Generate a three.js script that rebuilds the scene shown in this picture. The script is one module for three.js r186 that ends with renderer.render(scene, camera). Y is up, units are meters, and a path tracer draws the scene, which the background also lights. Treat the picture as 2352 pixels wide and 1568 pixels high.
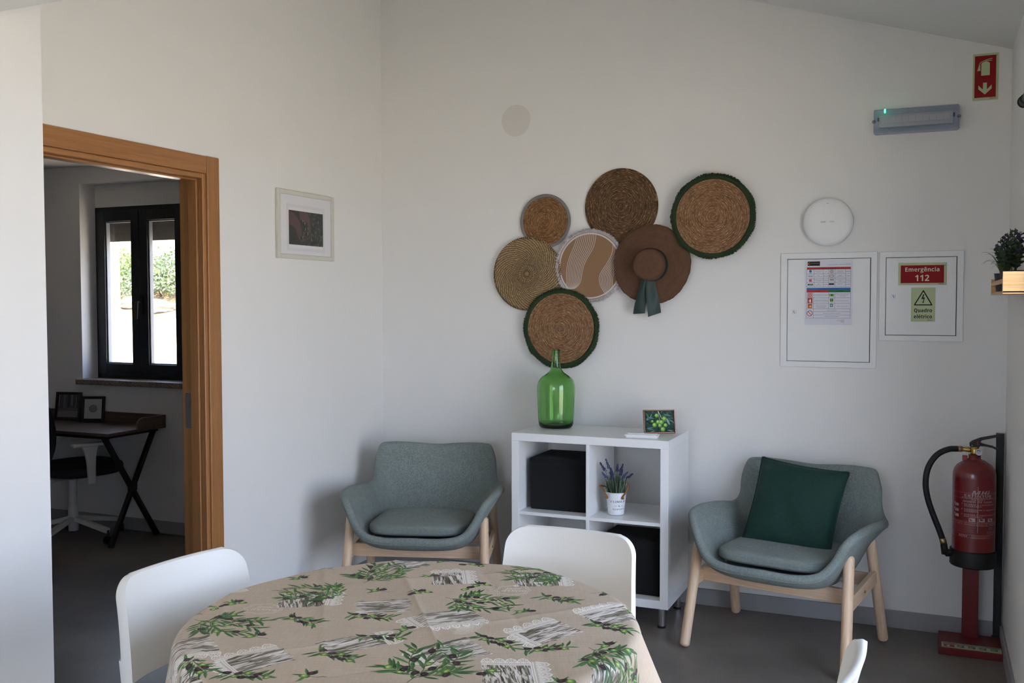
import * as THREE from 'three';
import { RoundedBoxGeometry } from 'three/addons/geometries/RoundedBoxGeometry.js';
import { mergeGeometries, mergeVertices, toCreasedNormals } from 'three/addons/utils/BufferGeometryUtils.js';

// ------------------------------------------------------------------ renderer, camera, sky, sun, exposure
const renderer = new THREE.WebGLRenderer({ antialias: true });
renderer.toneMapping = THREE.LinearToneMapping;
renderer.toneMappingExposure = 3.15;
renderer.shadowMap.enabled = true;
renderer.shadowMap.type = THREE.PCFSoftShadowMap;
const scene = new THREE.Scene();

const camera = new THREE.PerspectiveCamera(38.575, 2352 / 1568, 0.05, 500);
camera.position.set(2.8187, 1.4833, 4.7208);
camera.rotation.order = 'YXZ';
camera.rotation.set(-0.040305, 0.406515, -0.001943);
scene.add(camera);

const SUN = new THREE.Vector3(-0.38, 0.92, 0.02).normalize();
{ // clear pale sky with a bright hazy horizon, the same all round
  const w = 256, h = 128, d = new Float32Array(w * h * 4);
  for (let y = 0; y < h; y++) {
    const el = Math.max(0, Math.sin(((y + 0.5) / h - 0.5) * Math.PI)), t = Math.pow(el, 0.55);
    const c = [2.5 + (1.15 - 2.5) * t, 2.75 + (1.72 - 2.75) * t, 3.25 + (2.85 - 3.25) * t];
    for (let x = 0; x < w; x++) { const k = (y * w + x) * 4; for (let i = 0; i < 3; i++) d[k + i] = c[i]; d[k + 3] = 1; }
  }
  const skyT = new THREE.DataTexture(d, w, h, THREE.RGBAFormat, THREE.FloatType);
  skyT.mapping = THREE.EquirectangularReflectionMapping; skyT.magFilter = THREE.LinearFilter; skyT.needsUpdate = true;
  scene.background = skyT; scene.environment = skyT;
  scene.backgroundIntensity = scene.environmentIntensity = 1.0;
}

const sun = new THREE.DirectionalLight(new THREE.Color(1.0, 0.95, 0.88), 8.6);
sun.position.copy(SUN).multiplyScalar(40);
sun.castShadow = true;
sun.shadow.mapSize.set(2048, 2048);
sun.shadow.camera.left = sun.shadow.camera.bottom = -20;
sun.shadow.camera.right = sun.shadow.camera.top = 20;
sun.shadow.camera.far = 100;
scene.add(sun, sun.target);

// ------------------------------------------------------------------ helpers
let seed = 7;
const rnd = () => { seed = (seed * 1664525 + 1013904223) % 4294967296; return seed / 4294967296; };
const rr = (a, b) => a + (b - a) * rnd();
const V = (x, y, z) => new THREE.Vector3(x, y, z);
const used = {};
function numbered(n) { const k = used[n] = (used[n] ?? -1) + 1; return k ? `${n}_${String(k).padStart(3, '0')}` : n; }
function clean(list) {
  const out = [];
  for (const g0 of list.flat()) {
    let g = g0.index ? g0.toNonIndexed() : g0.clone();
    for (const k of Object.keys(g.attributes)) if (!['position', 'normal', 'uv'].includes(k)) g.deleteAttribute(k);
    if (!g.attributes.normal) g.computeVertexNormals();
    if (!g.attributes.uv) g.setAttribute('uv', new THREE.BufferAttribute(new Float32Array(g.attributes.position.count * 2), 2));
    g.morphAttributes = {};
    out.push(g);
  }
  return out.length === 1 ? out[0] : mergeGeometries(out);
}
// uv in metres by the main direction of every face; grain runs along u
function uvBox(g, grain = 'x', off = 0) {
  const p = g.attributes.position, uv = g.attributes.uv, a = V(), b = V(), c = V(), n = V();
  for (let i = 0; i < p.count; i += 3) {
    a.fromBufferAttribute(p, i); b.fromBufferAttribute(p, i + 1); c.fromBufferAttribute(p, i + 2);
    n.subVectors(b, a).cross(V().subVectors(c, a));
    const ax = Math.abs(n.x), ay = Math.abs(n.y), az = Math.abs(n.z);
    let k = ax > ay && ax > az ? ['y', 'z'] : ay > az ? ['x', 'z'] : ['x', 'y'];
    if (k[1] === grain) k = [k[1], k[0]];
    else if (k[0] !== grain && k.includes(grain)) k.reverse();
    [a, b, c].forEach((q, j) => uv.setXY(i + j, q[k[0]] + off * 0.37, q[k[1]] + off));
  }
  return g;
}
function obj(name, geos, mat, parent = scene, grain = null) {
  let g = clean(Array.isArray(geos) ? geos : [geos]);
  if (grain) g = uvBox(g, grain, rnd());
  const m = new THREE.Mesh(g, mat);
  m.name = parent === scene ? numbered(name) : name;
  m.castShadow = m.receiveShadow = true;
  parent.add(m);
  return m;
}
function thing(name, label, category, [x, y, z] = [0, 0, 0], turn = 0, group) {
  const o = new THREE.Group(); o.name = numbered(name); scene.add(o);
  o.position.set(x, y, z); o.rotation.y = turn;
  o.userData = { label, category }; if (group) o.userData.group = group;
  return o;
}
function tag(o, label, category, group, kind) { Object.assign(o.userData, { label, category }); if (group) o.userData.group = group; if (kind) o.userData.kind = kind; return o; }
function struct(name, geos, mat, grain) { const m = obj(name, geos, mat, scene, grain); m.userData.kind = 'structure'; return m; }
function structGroup(name, [x, y, z] = [0, 0, 0]) { const o = new THREE.Group(); o.name = numbered(name); o.position.set(x, y, z); o.userData.kind = 'structure'; scene.add(o); return o; }

const bx = (w, h, d, x = 0, y = 0, z = 0, r = 0.002) => (r > 0 ? new RoundedBoxGeometry(w, h, d, 2, Math.min(r, w / 2.01, h / 2.01, d / 2.01)) : new THREE.BoxGeometry(w, h, d)).translate(x, y, z);
const box2 = (x0, x1, y0, y1, z0, z1, r = 0) => bx(x1 - x0, y1 - y0, z1 - z0, (x0 + x1) / 2, (y0 + y1) / 2, (z0 + z1) / 2, r);
const lathe = (pts, seg = 48) => new THREE.LatheGeometry(pts.map(([r, y]) => new THREE.Vector2(r, y)), seg);
const tube = (pts, r, seg = 40, rad = 10, closed = false) => new THREE.TubeGeometry(new THREE.CatmullRomCurve3(pts.map((p) => Array.isArray(p) ? V(...p) : p), closed, 'centripetal'), seg, r, rad, closed);
// straight rod with rounded ends between two points, radius r0 at a and r1 at b
function rod(a, b, r0, r1 = r0, round = true, seg = 20) {
  a = Array.isArray(a) ? V(...a) : a; b = Array.isArray(b) ? V(...b) : b;
  const L = a.distanceTo(b), pts = [[0.0001, 0]];
  if (round) for (let i = 1; i <= 5; i++) { const t = i / 5 * Math.PI / 2; pts.push([r0 * Math.sin(t) , r0 * 0.7 * (1 - Math.cos(t))]); } else pts.push([r0, 0]);
  pts.push([r0 * .75 + r1 * .25, L * .25], [(r0 + r1) / 2, L / 2]);
  if (round) for (let i = 5; i >= 0; i--) { const t = i / 5 * Math.PI / 2; pts.push([Math.max(0.0001, r1 * Math.sin(t)), L - r1 * 0.7 * (1 - Math.cos(t))]); } else pts.push([r1, L], [0.0001, L]);
  const g = lathe(pts, seg);
  g.applyQuaternion(new THREE.Quaternion().setFromUnitVectors(V(0, 1, 0), b.clone().sub(a).normalize()));
  return g.translate(a.x, a.y, a.z);
}
// rectangular bar between two points
function bar(a, b, w, h, r = 0.003, upv = V(0, 1, 0)) {
  a = Array.isArray(a) ? V(...a) : a; b = Array.isArray(b) ? V(...b) : b;
  const L = a.distanceTo(b), d = b.clone().sub(a).normalize(), s = V().crossVectors(upv, d).normalize(), u = V().crossVectors(d, s);
  const g = bx(w, h, L, 0, 0, 0, r);
  g.applyMatrix4(new THREE.Matrix4().makeBasis(s, u, d));
  return g.translate((a.x + b.x) / 2, (a.y + b.y) / 2, (a.z + b.z) / 2);
}
function ext(pts, depth, bevel = 0, holes = []) {
  const s = pts instanceof THREE.Shape ? pts : new THREE.Shape(pts.map(([x, y]) => new THREE.Vector2(x, y)));
  for (const h of holes) s.holes.push(h instanceof THREE.Path ? h : new THREE.Path(h.map(([x, y]) => new THREE.Vector2(x, y))));
  return new THREE.ExtrudeGeometry(s, { depth: depth - 2 * bevel, bevelEnabled: bevel > 0, bevelThickness: bevel, bevelSize: bevel, bevelOffset: -bevel, bevelSegments: 3, curveSegments: 24 }).translate(0, 0, bevel);
}
function rrect(w, h, r, x = 0, y = 0, S = THREE.Shape) {
  const s = new S(), a = x - w / 2, b = y - h / 2; r = Array.isArray(r) ? r : [r, r, r, r];   // bl, br, tr, tl
  s.moveTo(a + r[0], b); s.lineTo(a + w - r[1], b); s.absarc(a + w - r[1], b + r[1], r[1], -Math.PI / 2, 0, false);
  s.lineTo(a + w, b + h - r[2]); s.absarc(a + w - r[2], b + h - r[2], r[2], 0, Math.PI / 2, false);
  s.lineTo(a + r[3], b + h); s.absarc(a + r[3], b + h - r[3], r[3], Math.PI / 2, Math.PI, false);
  s.lineTo(a, b + r[0]); s.absarc(a + r[0], b + r[0], r[0], Math.PI, Math.PI * 1.5, false);
  return s;
}
// ring frame of four mitred bars seen from +z, outer w x h, bar width b, depth d, centred, back at z = 0
const frameGeo = (w, h, b, d, r = 0.0015, x = 0, y = 0, z = 0) => [
  ...[-1, 1].map((s) => bx(b, h, d, x + s * (w - b) / 2, y, z + d / 2, r)), ...[-1, 1].map((s) => bx(w - 2 * b + 0.0004, b, d - 0.0004, x, y + s * (h - b) / 2, z + d / 2, r))];
// grid surface from f(i, j) -> Vector3
function gridGeo(nu, nv, f, closeU = false) {
  const pos = [], uv = [], idx = [];
  for (let j = 0; j <= nv; j++) for (let i = 0; i <= nu; i++) { const p = f(i / nu, j / nv); pos.push(p.x, p.y, p.z); uv.push(i / nu, j / nv); }
  for (let j = 0; j < nv; j++) for (let i = 0; i < nu; i++) { const a = j * (nu + 1) + i; idx.push(a, a + 1, a + nu + 2, a, a + nu + 2, a + nu + 1); }
  const g = new THREE.BufferGeometry();
  g.setAttribute('position', new THREE.Float32BufferAttribute(pos, 3)); g.setAttribute('uv', new THREE.Float32BufferAttribute(uv, 2)); g.setIndex(idx);
  g.computeVertexNormals(); return g;
}
const crX = (p0, p1, p2, p3, t) => 0.5 * (2 * p1 + (p2 - p0) * t + (2 * p0 - 5 * p1 + 4 * p2 - p3) * t * t + (3 * p1 - p0 - 3 * p2 + p3) * t * t * t);
const crV = (a, b, c, d, t) => V(crX(a.x, b.x, c.x, d.x, t), crX(a.y, b.y, c.y, d.y, t), crX(a.z, b.z, c.z, d.z, t));

// ------------------------------------------------------------------ procedural textures
const hash2 = (x, y) => { let h = Math.imul(x | 0, 374761393) + Math.imul(y | 0, 668265263); h = Math.imul(h ^ (h >>> 13), 1274126177); return ((h ^ (h >>> 16)) >>> 0) / 4294967296; };
function vnoise(x, y, px, py) {   // value noise that repeats every px, py cells
  const xi = Math.floor(x), yi = Math.floor(y), fx = x - xi, fy = y - yi, sx = fx * fx * (3 - 2 * fx), sy = fy * fy * (3 - 2 * fy);
  const w = (i, p) => ((i % p) + p) % p, h = (i, j) => hash2(w(i, px), w(j, py));
  return (h(xi, yi) * (1 - sx) + h(xi + 1, yi) * sx) * (1 - sy) + (h(xi, yi + 1) * (1 - sx) + h(xi + 1, yi + 1) * sx) * sy;
}
function fbm(u, v, f, fy, oct = 4) { let s = 0, a = 0.5, t = 0; for (let o = 0; o < oct; o++) { s += a * vnoise(u * f + o * 7.3 * f, v * fy + o * 3.1 * fy, f, fy); t += a; a /= 2; f *= 2; fy *= 2; } return s / t; }
function dataTex(w, h, f, { srgb = true, rep = [1, 1] } = {}) {
  const d = new Uint8Array(w * h * 4);
  for (let y = 0; y < h; y++) for (let x = 0; x < w; x++) { const c = f(x / w, y / h, x, y), k = (y * w + x) * 4; for (let i = 0; i < 3; i++) d[k + i] = Math.max(0, Math.min(255, Array.isArray(c) ? c[i] : c)); d[k + 3] = 255; }
  const t = new THREE.DataTexture(d, w, h); t.wrapS = t.wrapT = THREE.RepeatWrapping; t.magFilter = THREE.LinearFilter; t.minFilter = THREE.LinearMipmapLinearFilter; t.generateMipmaps = true;
  if (srgb) t.colorSpace = THREE.SRGBColorSpace; t.repeat.set(...rep); t.needsUpdate = true; return t;
}
function canvasTex(w, h, draw) {
  const c = document.createElement('canvas'); c.width = w; c.height = h; draw(c.getContext('2d'), w, h);
  const t = new THREE.CanvasTexture(c); t.colorSpace = THREE.SRGBColorSpace; t.anisotropy = 8; return t;
}
const mix = (a, b, t) => a.map((q, i) => q + (b[i] - q) * t);
const std = (o) => new THREE.MeshStandardMaterial(o);
const phys = (o) => new THREE.MeshPhysicalMaterial(o);
const plain = (c, roughness = 0.6, extra = {}) => phys({ color: c, roughness, ...extra });

// woods: u along the grain, one repeat = 1 m x 0.25 m
function woodTex(base, dark, light, f = 1) {
  return dataTex(1024, 256, (u, v) => {
    const warp = fbm(u, v, 2, 2, 2) * 0.5, l = fbm(u, v + warp * 0.08, 3, 40 * f, 3), fine = fbm(u, v, 24, 128, 2);
    let c = mix(base, dark, Math.max(0, l - 0.5) * 1.5); c = mix(c, light, Math.max(0, 0.5 - l) * 1.1);
    return c.map((q) => q * (0.93 + 0.14 * fine));
  }, { rep: [1, 4] });
}
const oakT = woodTex([160, 110, 64], [138, 90, 48], [172, 124, 76]);
const beechT = woodTex([212, 182, 152], [200, 166, 132], [222, 196, 168]);
const walnutT = woodTex([92, 74, 62], [62, 48, 40], [112, 92, 78]);
const pineT = woodTex([208, 166, 112], [184, 138, 86], [222, 184, 134]);
const oak = phys({ map: oakT, roughness: 0.38, clearcoat: 0.25, clearcoatRoughness: 0.25 });
const beech = phys({ map: beechT, roughness: 0.45 });
const walnut = phys({ map: walnutT, roughness: 0.35 });
const pine = phys({ map: pineT, roughness: 0.5 });

const wallBump = dataTex(512, 512, (u, v) => 128 + 90 * (fbm(u, v, 64, 64, 3) - 0.5), { srgb: false, rep: [1, 1] });
const wallMat = std({ color: 0xe6e4e0, roughness: 0.92, bumpMap: wallBump, bumpScale: 0.0012 });
const studyMat = std({ color: 0xe4e2e0, roughness: 0.92, bumpMap: wallBump, bumpScale: 0.0012 });
const ceilMat = std({ color: 0xe4e3df, roughness: 0.95 });
const floorT = dataTex(1024, 1024, (u, v) => {
  const a = fbm(u, v, 4, 4, 5), b = fbm(u + 0.3, v, 11, 11, 4), s = fbm(u, v, 160, 160, 2), k = 0.62 + 0.5 * (a - 0.5) + 0.3 * (b - 0.5) + 0.1 * (s - 0.5);
  return mix([68, 62, 56], [142, 133, 124], k);
}, { rep: [0.4, 0.4] });
const floorR = dataTex(512, 512, (u, v) => 255 * (0.30 + 0.22 * fbm(u, v, 8, 8, 4)), { srgb: false, rep: [0.4, 0.4] });
const floorMat = phys({ map: floorT, roughnessMap: floorR, roughness: 1.0 });
const baseMat = std({ color: 0x989696, roughness: 0.55 });
const fabricT = dataTex(512, 512, (u, v, x, y) => {
  const w = (x % 4 < 2) ^ (y % 4 < 2) ? 8 : -8, n = 60 * (fbm(u, v, 90, 90, 3) - 0.5) + 8 * (fbm(u, v, 10, 10, 3) - 0.5);
  return [126 + w + n, 135 + w + n, 131 + w + n];
}, { rep: [5, 5] });
const fabricB = dataTex(512, 512, (u, v, x, y) => 128 + ((x % 4 < 2) ^ (y % 4 < 2) ? 50 : -50) + 80 * (fbm(u, v, 90, 90, 2) - 0.5), { srgb: false, rep: [5, 5] });
const fabric = phys({ map: fabricT, bumpMap: fabricB, bumpScale: 0.0008, roughness: 0.95, sheen: 0.15, sheenRoughness: 0.6, sheenColor: new THREE.Color(0.5, 0.54, 0.54), side: THREE.DoubleSide });
const velvetT = dataTex(256, 256, (u, v) => { const n = 0.86 + 0.28 * fbm(u, v, 24, 24, 3); return [3 * n, 48 * n, 38 * n]; }, { rep: [2, 2] });
const velvet = phys({ map: velvetT, roughness: 0.8, sheen: 0.35, sheenRoughness: 0.35, sheenColor: new THREE.Color(0.01, 0.12, 0.10), side: THREE.DoubleSide });
const whiteLacquer = phys({ color: 0xe9e9e8, roughness: 0.32 });
const whitePlastic = phys({ color: 0xe0ddd6, roughness: 0.42 });
const whiteMetal = phys({ color: 0xe2e2e0, roughness: 0.4 });
const chrome = std({ color: 0xe4e6ea, roughness: 0.28, metalness: 1 });
const brass = std({ color: 0xb79a55, roughness: 0.3, metalness: 1 });
const steel = std({ color: 0x8c8e92, roughness: 0.35, metalness: 1 });
const blackMetal = phys({ color: 0x070708, roughness: 0.55 });
const blackPlastic = phys({ color: 0x0b0b0d, roughness: 0.55 });
const blackFelt = phys({ color: 0x090a0d, roughness: 0.97, bumpMap: fabricB, bumpScale: 0.0006 });
const redPaint = phys({ color: 0x8e0a12, roughness: 0.3, clearcoat: 0.5, clearcoatRoughness: 0.15 });

// ------------------------------------------------------------------ the setting
const W = 3.1194, CY = (x) => 3.513 - 0.3055 * x;   // sloped ceiling height
// floor slab under both rooms
struct('floor', box2(-6.6, W + 0.3, -0.12, 0, -0.3, 6.6), floorMat, 'x');
// back wall (z = 0): a panel whose top follows the sloped ceiling
struct('wall_back', ext([[0, 0], [W + 0.3, 0], [W + 0.3, 3.9], [0, 3.9]], 0.3).translate(0, 0, -0.3), wallMat, 'x');
// left wall with the doorway
const DZ0 = 1.436, DZ1 = 2.288, DT = 2.03;
struct('wall_left', [box2(-0.11, 0, 0, 3.9, 0, DZ0), box2(-0.11, 0, 0, 3.9, DZ1, 2.29), box2(-0.11, 0, DT, 3.9, DZ0, DZ1)], wallMat, 'z');
struct('wall_partition', [ext([[-6.6, -2.29], [-6.6, -2.39], [-0.2, -2.39], [-0.2, -6.6], [0.157, -6.6], [0.157, -2.39], [0.036, -2.29]], 3.9).rotateX(-Math.PI / 2), box2(0.157, W + 0.3, 2.5, 3.9, 2.865, 2.95)], wallMat, 'x');
// white-lacquered end wall that steps into the room, nearest the camera
struct('wall_end', ext([[0.15, -2.42], [0.30, -2.515], [0.50, -2.69], [0.50, -3.9], [0.15, -3.9]].reverse(), 3.9).rotateX(-Math.PI / 2), phys({ color: 0xe0dfdd, roughness: 0.6 }), 'z');
// right wall with the glazed opening
const OZ0 = 1.2, OZ1 = 2.8, OZ2 = 4.1, OZ3 = 5.1, OT = 2.1;
struct('wall_right', [box2(W, W + 0.3, 0, 3.2, 0, OZ0), box2(W, W + 0.3, 0, 3.2, OZ1, OZ2), box2(W, W + 0.3, 0, 3.2, OZ3, 6.6), box2(W, W + 0.3, OT, 3.2, OZ0, OZ1), box2(W, W + 0.3, OT, 3.2, OZ2, OZ3)], wallMat, 'z');
struct('wall_front', [box2(-0.2, 1.1, 0, 2.6, 6.3, 6.6), box2(2.5, W + 0.3, 0, 2.6, 6.3, 6.6), box2(1.1, 2.5, 0, 0.9, 6.3, 6.6), box2(1.1, 2.5, 2.15, 2.6, 6.3, 6.6)], wallMat, 'x');
// ceilings
struct('ceiling', ext([[-0.2, CY(-0.2)], [W + 0.35, CY(W + 0.35)], [W + 0.35, CY(W + 0.35) + 0.2], [-0.2, CY(-0.2) + 0.2]], 3.25).translate(0, 0, -0.3), ceilMat, 'x');
struct('ceiling_flat', box2(0.1, W + 0.3, 2.254, 2.6, 2.855, 6.6), ceilMat, 'x');
// roof eave outside over the glazed side
struct('trim_3', box2(W + 0.3, W + 0.75, 2.62, 2.74, -0.6, 7), ceilMat, 'x');
// baseboards
struct('baseboard_back', box2(0.0, W, 0, 0.0797, 0, 0.012, 0.002), baseMat, 'x');
struct('baseboard_left', [box2(0, 0.012, 0, 0.0797, 0.012, DZ0 - 0.075, 0.002)], baseMat, 'z');
struct('baseboard_right', box2(W - 0.012, W, 0, 0.0797, 0.012, OZ0, 0.002), baseMat, 'z');

// study beyond the doorway
const SZ = -0.12, SCY = 2.385, WX0 = -2.39, WX1 = -1.19, SY = 0.978, RT = 2.275, FZ = -0.25;
struct('wall_study_back', [box2(-6.6, WX0, 0, 2.6, -0.42, SZ), box2(WX1, -0.0, 0, 2.6, -0.42, SZ), box2(WX0, WX1, 0, SY - 0.035, -0.42, SZ), box2(WX0, WX1, RT, 2.6, -0.42, SZ)], studyMat, 'x');
struct('wall_study_left', box2(-6.6, -6.3, 0, 2.6, SZ, 2.29), studyMat, 'z');
struct('ceiling_study', box2(-6.6, -0.11, SCY, SCY + 0.2, -0.42, 2.29), studyMat, 'x');
struct('baseboard_study', box2(-6.3, -0.11, 0, 0.08, SZ, SZ + 0.012, 0.002), baseMat, 'x');

// doorway lining and casing
{
  const d = structGroup('door_1', [0, 0, 0]);
  const O = 2.0985, C = 0.07;
  obj('casing', box2(-0.0005, 0.016, 0, O, DZ0 - C, DZ0 + 0.006, 0.004), oak, d, 'y');
  obj('casing', box2(-0.0005, 0.016, 0, O, DZ1 - 0.004, 2.2895, 0.004), oak, d, 'y');
  obj('casing', box2(-0.0005, 0.015, DT - 0.006, O - 0.001, DZ0 + 0.006, DZ1 - 0.006, 0.004), oak, d, 'z');
  const L = 0.028;
  obj('bead', box2(-0.02, 0.008, 0, DT - 0.006, DZ0 + 0.006, DZ0 + L, 0.004), oak, d, 'y');
  obj('bead', box2(-0.02, 0.008, DT - L, DT - 0.006, DZ0 + L, DZ1 - L, 0.004), oak, d, 'z');
  obj('jamb', box2(-0.115, -0.02, 0, DT, DZ0, DZ0 + L, 0.002), oak, d, 'y');
  obj('jamb', box2(-0.115, 0.008, 0, DT, DZ1 - L, DZ1, 0.002), oak, d, 'y');
  obj('head_jamb', box2(-0.115, -0.02, DT - L, DT, DZ0 + L, DZ1 - L, 0.002), oak, d, 'z');
  obj('door_stop', box2(-0.065, -0.02, 0, DT - L, DZ0 + L, DZ0 + L + 0.008, 0.002), oak, d, 'y');
  obj('door_stop', box2(-0.065, -0.02, DT - L - 0.008, DT - L, DZ0 + L, DZ1 - L, 0.002), oak, d, 'z');
  obj('strike_plate', [box2(-0.098, -0.07, 0.95, 1.10, DZ0 + L, DZ0 + L + 0.0015), box2(-0.092, -0.078, 1.035, 1.065, DZ0 + L + 0.0015, DZ0 + L + 0.003)], steel, d);
  obj('casing', box2(-0.128, -0.11, 0, O, DZ0 - C, DZ0 + 0.006, 0.004), oak, d, 'y');
}
// study window
{
  const dark = phys({ color: 0x191d23, roughness: 0.4 }), gasket = phys({ color: 0x8c9096, roughness: 0.35 });
  const w = structGroup('window_1', [0, 0, 0]);
  const x0 = WX0, x1 = WX1, xm = -1.99, y0 = SY, y1 = 2.125, xr = 2 * xm - x0;   // two sashes about xm
  const X1 = xr;
  obj('shutter_box', box2(x0, x1, y1, RT, FZ - 0.06, FZ, 0.002), wallMat, w);
  obj('window_frame', frameGeo(X1 - x0, y1 - y0, 0.035, 0.06, 0.003, (x0 + X1) / 2, (y0 + y1) / 2, FZ - 0.06), dark, w);
  for (const [a, b] of [[x0 + 0.03, xm - 0.002], [xm + 0.002, X1 - 0.03]]) {
    const cx = (a + b) / 2, cy = (y0 + y1) / 2, sw = b - a, sh = y1 - y0 - 0.06;
    const s = obj('sash', frameGeo(sw, sh, 0.068, 0.055, 0.004, cx, cy, FZ - 0.035), dark, w);
    obj('gasket', frameGeo(sw - 0.136, sh - 0.136, 0.009, 0.03, 0.002, cx, cy, FZ - 0.024), gasket, s);
    obj('pane', box2(cx - sw / 2 + 0.07, cx + sw / 2 - 0.07, cy - sh / 2 + 0.08, cy + sh / 2 - 0.08, FZ - 0.022, FZ - 0.018), phys({ color: 0xffffff, transmission: 1, thickness: 0, roughness: 0.02, ior: 1.5 }), s);
  }
  const hnd = obj('handle_plate', bx(0.028, 0.13, 0.012, xm + 0.02, 1.47, FZ + 0.026, 0.005), blackMetal, w);
  obj('handle', [rod([xm + 0.02, 1.49, FZ + 0.028], [xm + 0.02, 1.49, FZ + 0.07], 0.008), rod([xm + 0.02, 1.49, FZ + 0.066], [xm + 0.015, 1.375, FZ + 0.066], 0.011, 0.008)], blackMetal, hnd);
  // the lowered end of the roller shutter outside, slat by slat, with light slits
  for (let k = 0; k < 6; k++) obj('shutter_slat', ext(rrect(X1 - x0 + 0.06, 0.0562, 0.004, (x0 + X1) / 2, 1.93 + k * 0.056), 0.012, 0.003, k === 2 ? Array.from({ length: 22 }, (_, i) => rrect(0.012, 0.008, 0.003, x0 + 0.06 + i * 0.033, 1.93 + k * 0.056, THREE.Path)) : []).translate(0, 0, FZ - 0.13), phys({ color: 0x5a544c, roughness: 0.5 }), w);
  // granite sill and outer granite jambs
  const granT = dataTex(256, 256, (u, v) => { const n = fbm(u, v, 70, 70, 2), m = fbm(u, v, 24, 24, 2); return mix([96, 84, 74], [176, 160, 144], Math.min(1, Math.max(0, 1.9 * n - 0.5 + 0.4 * (m - 0.5)))); }, { rep: [4, 4] });
  const gran = std({ map: granT, roughness: 0.4 }), pinkT = dataTex(256, 256, (u, v) => { const n = fbm(u, v, 80, 80, 2); return mix([150, 118, 108], [220, 196, 186], n); }, { rep: [4, 4] });
  obj('window_sill', box2(x0 - 0.02, x1 + 0.02, SY - 0.035, SY, FZ - 0.03, SZ + 0.045, 0.004), gran, w, 'x');
  const pink = std({ map: pinkT, roughness: 0.8 });
  obj('stone_jamb', box2(x0 - 0.14, x0 + 0.0015, 0.9, 2.3, -0.462, -0.40, 0.002), pink, w, 'y');
  obj('stone_jamb', box2(X1 - 0.0015, X1 + 0.14, 0.9, 2.3, -0.462, -0.40, 0.002), pink, w, 'y');
  obj('reveal_panel', box2(X1, x1, SY, RT, FZ - 0.1, FZ + 0.0, 0.002), wallMat, w);
}
// glazed openings behind and beside the camera, out of the picture
{
  const dark = phys({ color: 0x191d23, roughness: 0.4 }), glass = phys({ color: 0xffffff, transmission: 1, thickness: 0, roughness: 0.02, ior: 1.5 });
  const glaze = (name, a0, a1, y0, y1, at, along) => {
    const w = structGroup(name), b = (u0, u1, v0, v1, d0, d1) => along === 'z' ? box2(at + d0, at + d1, v0, v1, u0, u1, 0.003) : box2(u0, u1, v0, v1, at + d0, at + d1, 0.003), m = (a0 + a1) / 2, F = 0.05;
    for (const [u0, u1] of [[a0, a0 + F], [a1 - F, a1], [m - F / 2, m + F / 2]]) obj('window_frame', b(u0, u1, y0, y1, 0, 0.06), dark, w);
    for (const [v0, v1] of [[y0, y0 + F], [y1 - F, y1]]) obj('window_frame', b(a0 + F, a1 - F, v0, v1, 0.002, 0.058), dark, w);
    for (const [u0, u1] of [[a0 + F, m - F / 2], [m + F / 2, a1 - F]]) obj('pane', along === 'z' ? box2(at + 0.028, at + 0.032, y0 + F, y1 - F, u0, u1) : box2(u0, u1, y0 + F, y1 - F, at + 0.028, at + 0.032), glass, w);
  };
  glaze('window_2', OZ0, OZ1, 0.0, OT, W + 0.12, 'z'); glaze('window_3', OZ2, OZ3, 0.0, OT, W + 0.12, 'z'); glaze('window_4', 1.1, 2.5, 0.9, 2.15, 6.4, 'x');
}
// outdoors: sandy yard, dry slope behind
const sandT = dataTex(512, 512, (u, v) => { const a = fbm(u, v, 6, 6, 5), s = fbm(u, v, 120, 120, 2); return mix([186, 170, 144], [228, 210, 182], 0.5 + 0.8 * (a - 0.5) + 0.4 * (s - 0.5)); }, { rep: [0.2, 0.2] });
const sand = std({ map: sandT, roughness: 1 });
struct('ground', [box2(-60, 40, -0.3, -0.13, -3, 45)], sand, 'x');
function yardY(z) { return z > -3 ? -0.13 : z > -15.5 ? -0.13 + 1.22 * Math.pow((-3 - z) / 12.5, 1.3) : 1.09 + (-15.5 - z) * 0.24; }
{
  const dryT = dataTex(512, 512, (u, v) => { const a = fbm(u, v, 8, 8, 5), s = fbm(u, v, 90, 90, 2); return mix([122, 96, 60], [176, 148, 104], 0.5 + 0.9 * (a - 0.5) + 0.5 * (s - 0.5)); }, { rep: [0.25, 0.25] });
  const mk = (z0, z1, m, name, rough) => { const g = gridGeo(60, 40, (u, v) => { const z = z0 + (z1 - z0) * v, x = -60 + 100 * u; return V(x, yardY(z) + rough * (fbm(u, v, 40, 12, 3) - 0.5) * Math.min(1, v * 6), z); }); const q = struct(name, g, m); const uv = q.geometry.attributes.uv; for (let i = 0; i < uv.count; i++) uv.setXY(i, uv.getX(i) * 100, uv.getY(i) * (z0 - z1)); return q; };
  sand.side = THREE.DoubleSide;
  mk(-2.9, -15.5, sand, 'ground_yard', 0.02);
  mk(-15.4, -40, std({ map: dryT, roughness: 1, side: THREE.DoubleSide }), 'ground_slope', 0.25);
}

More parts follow.
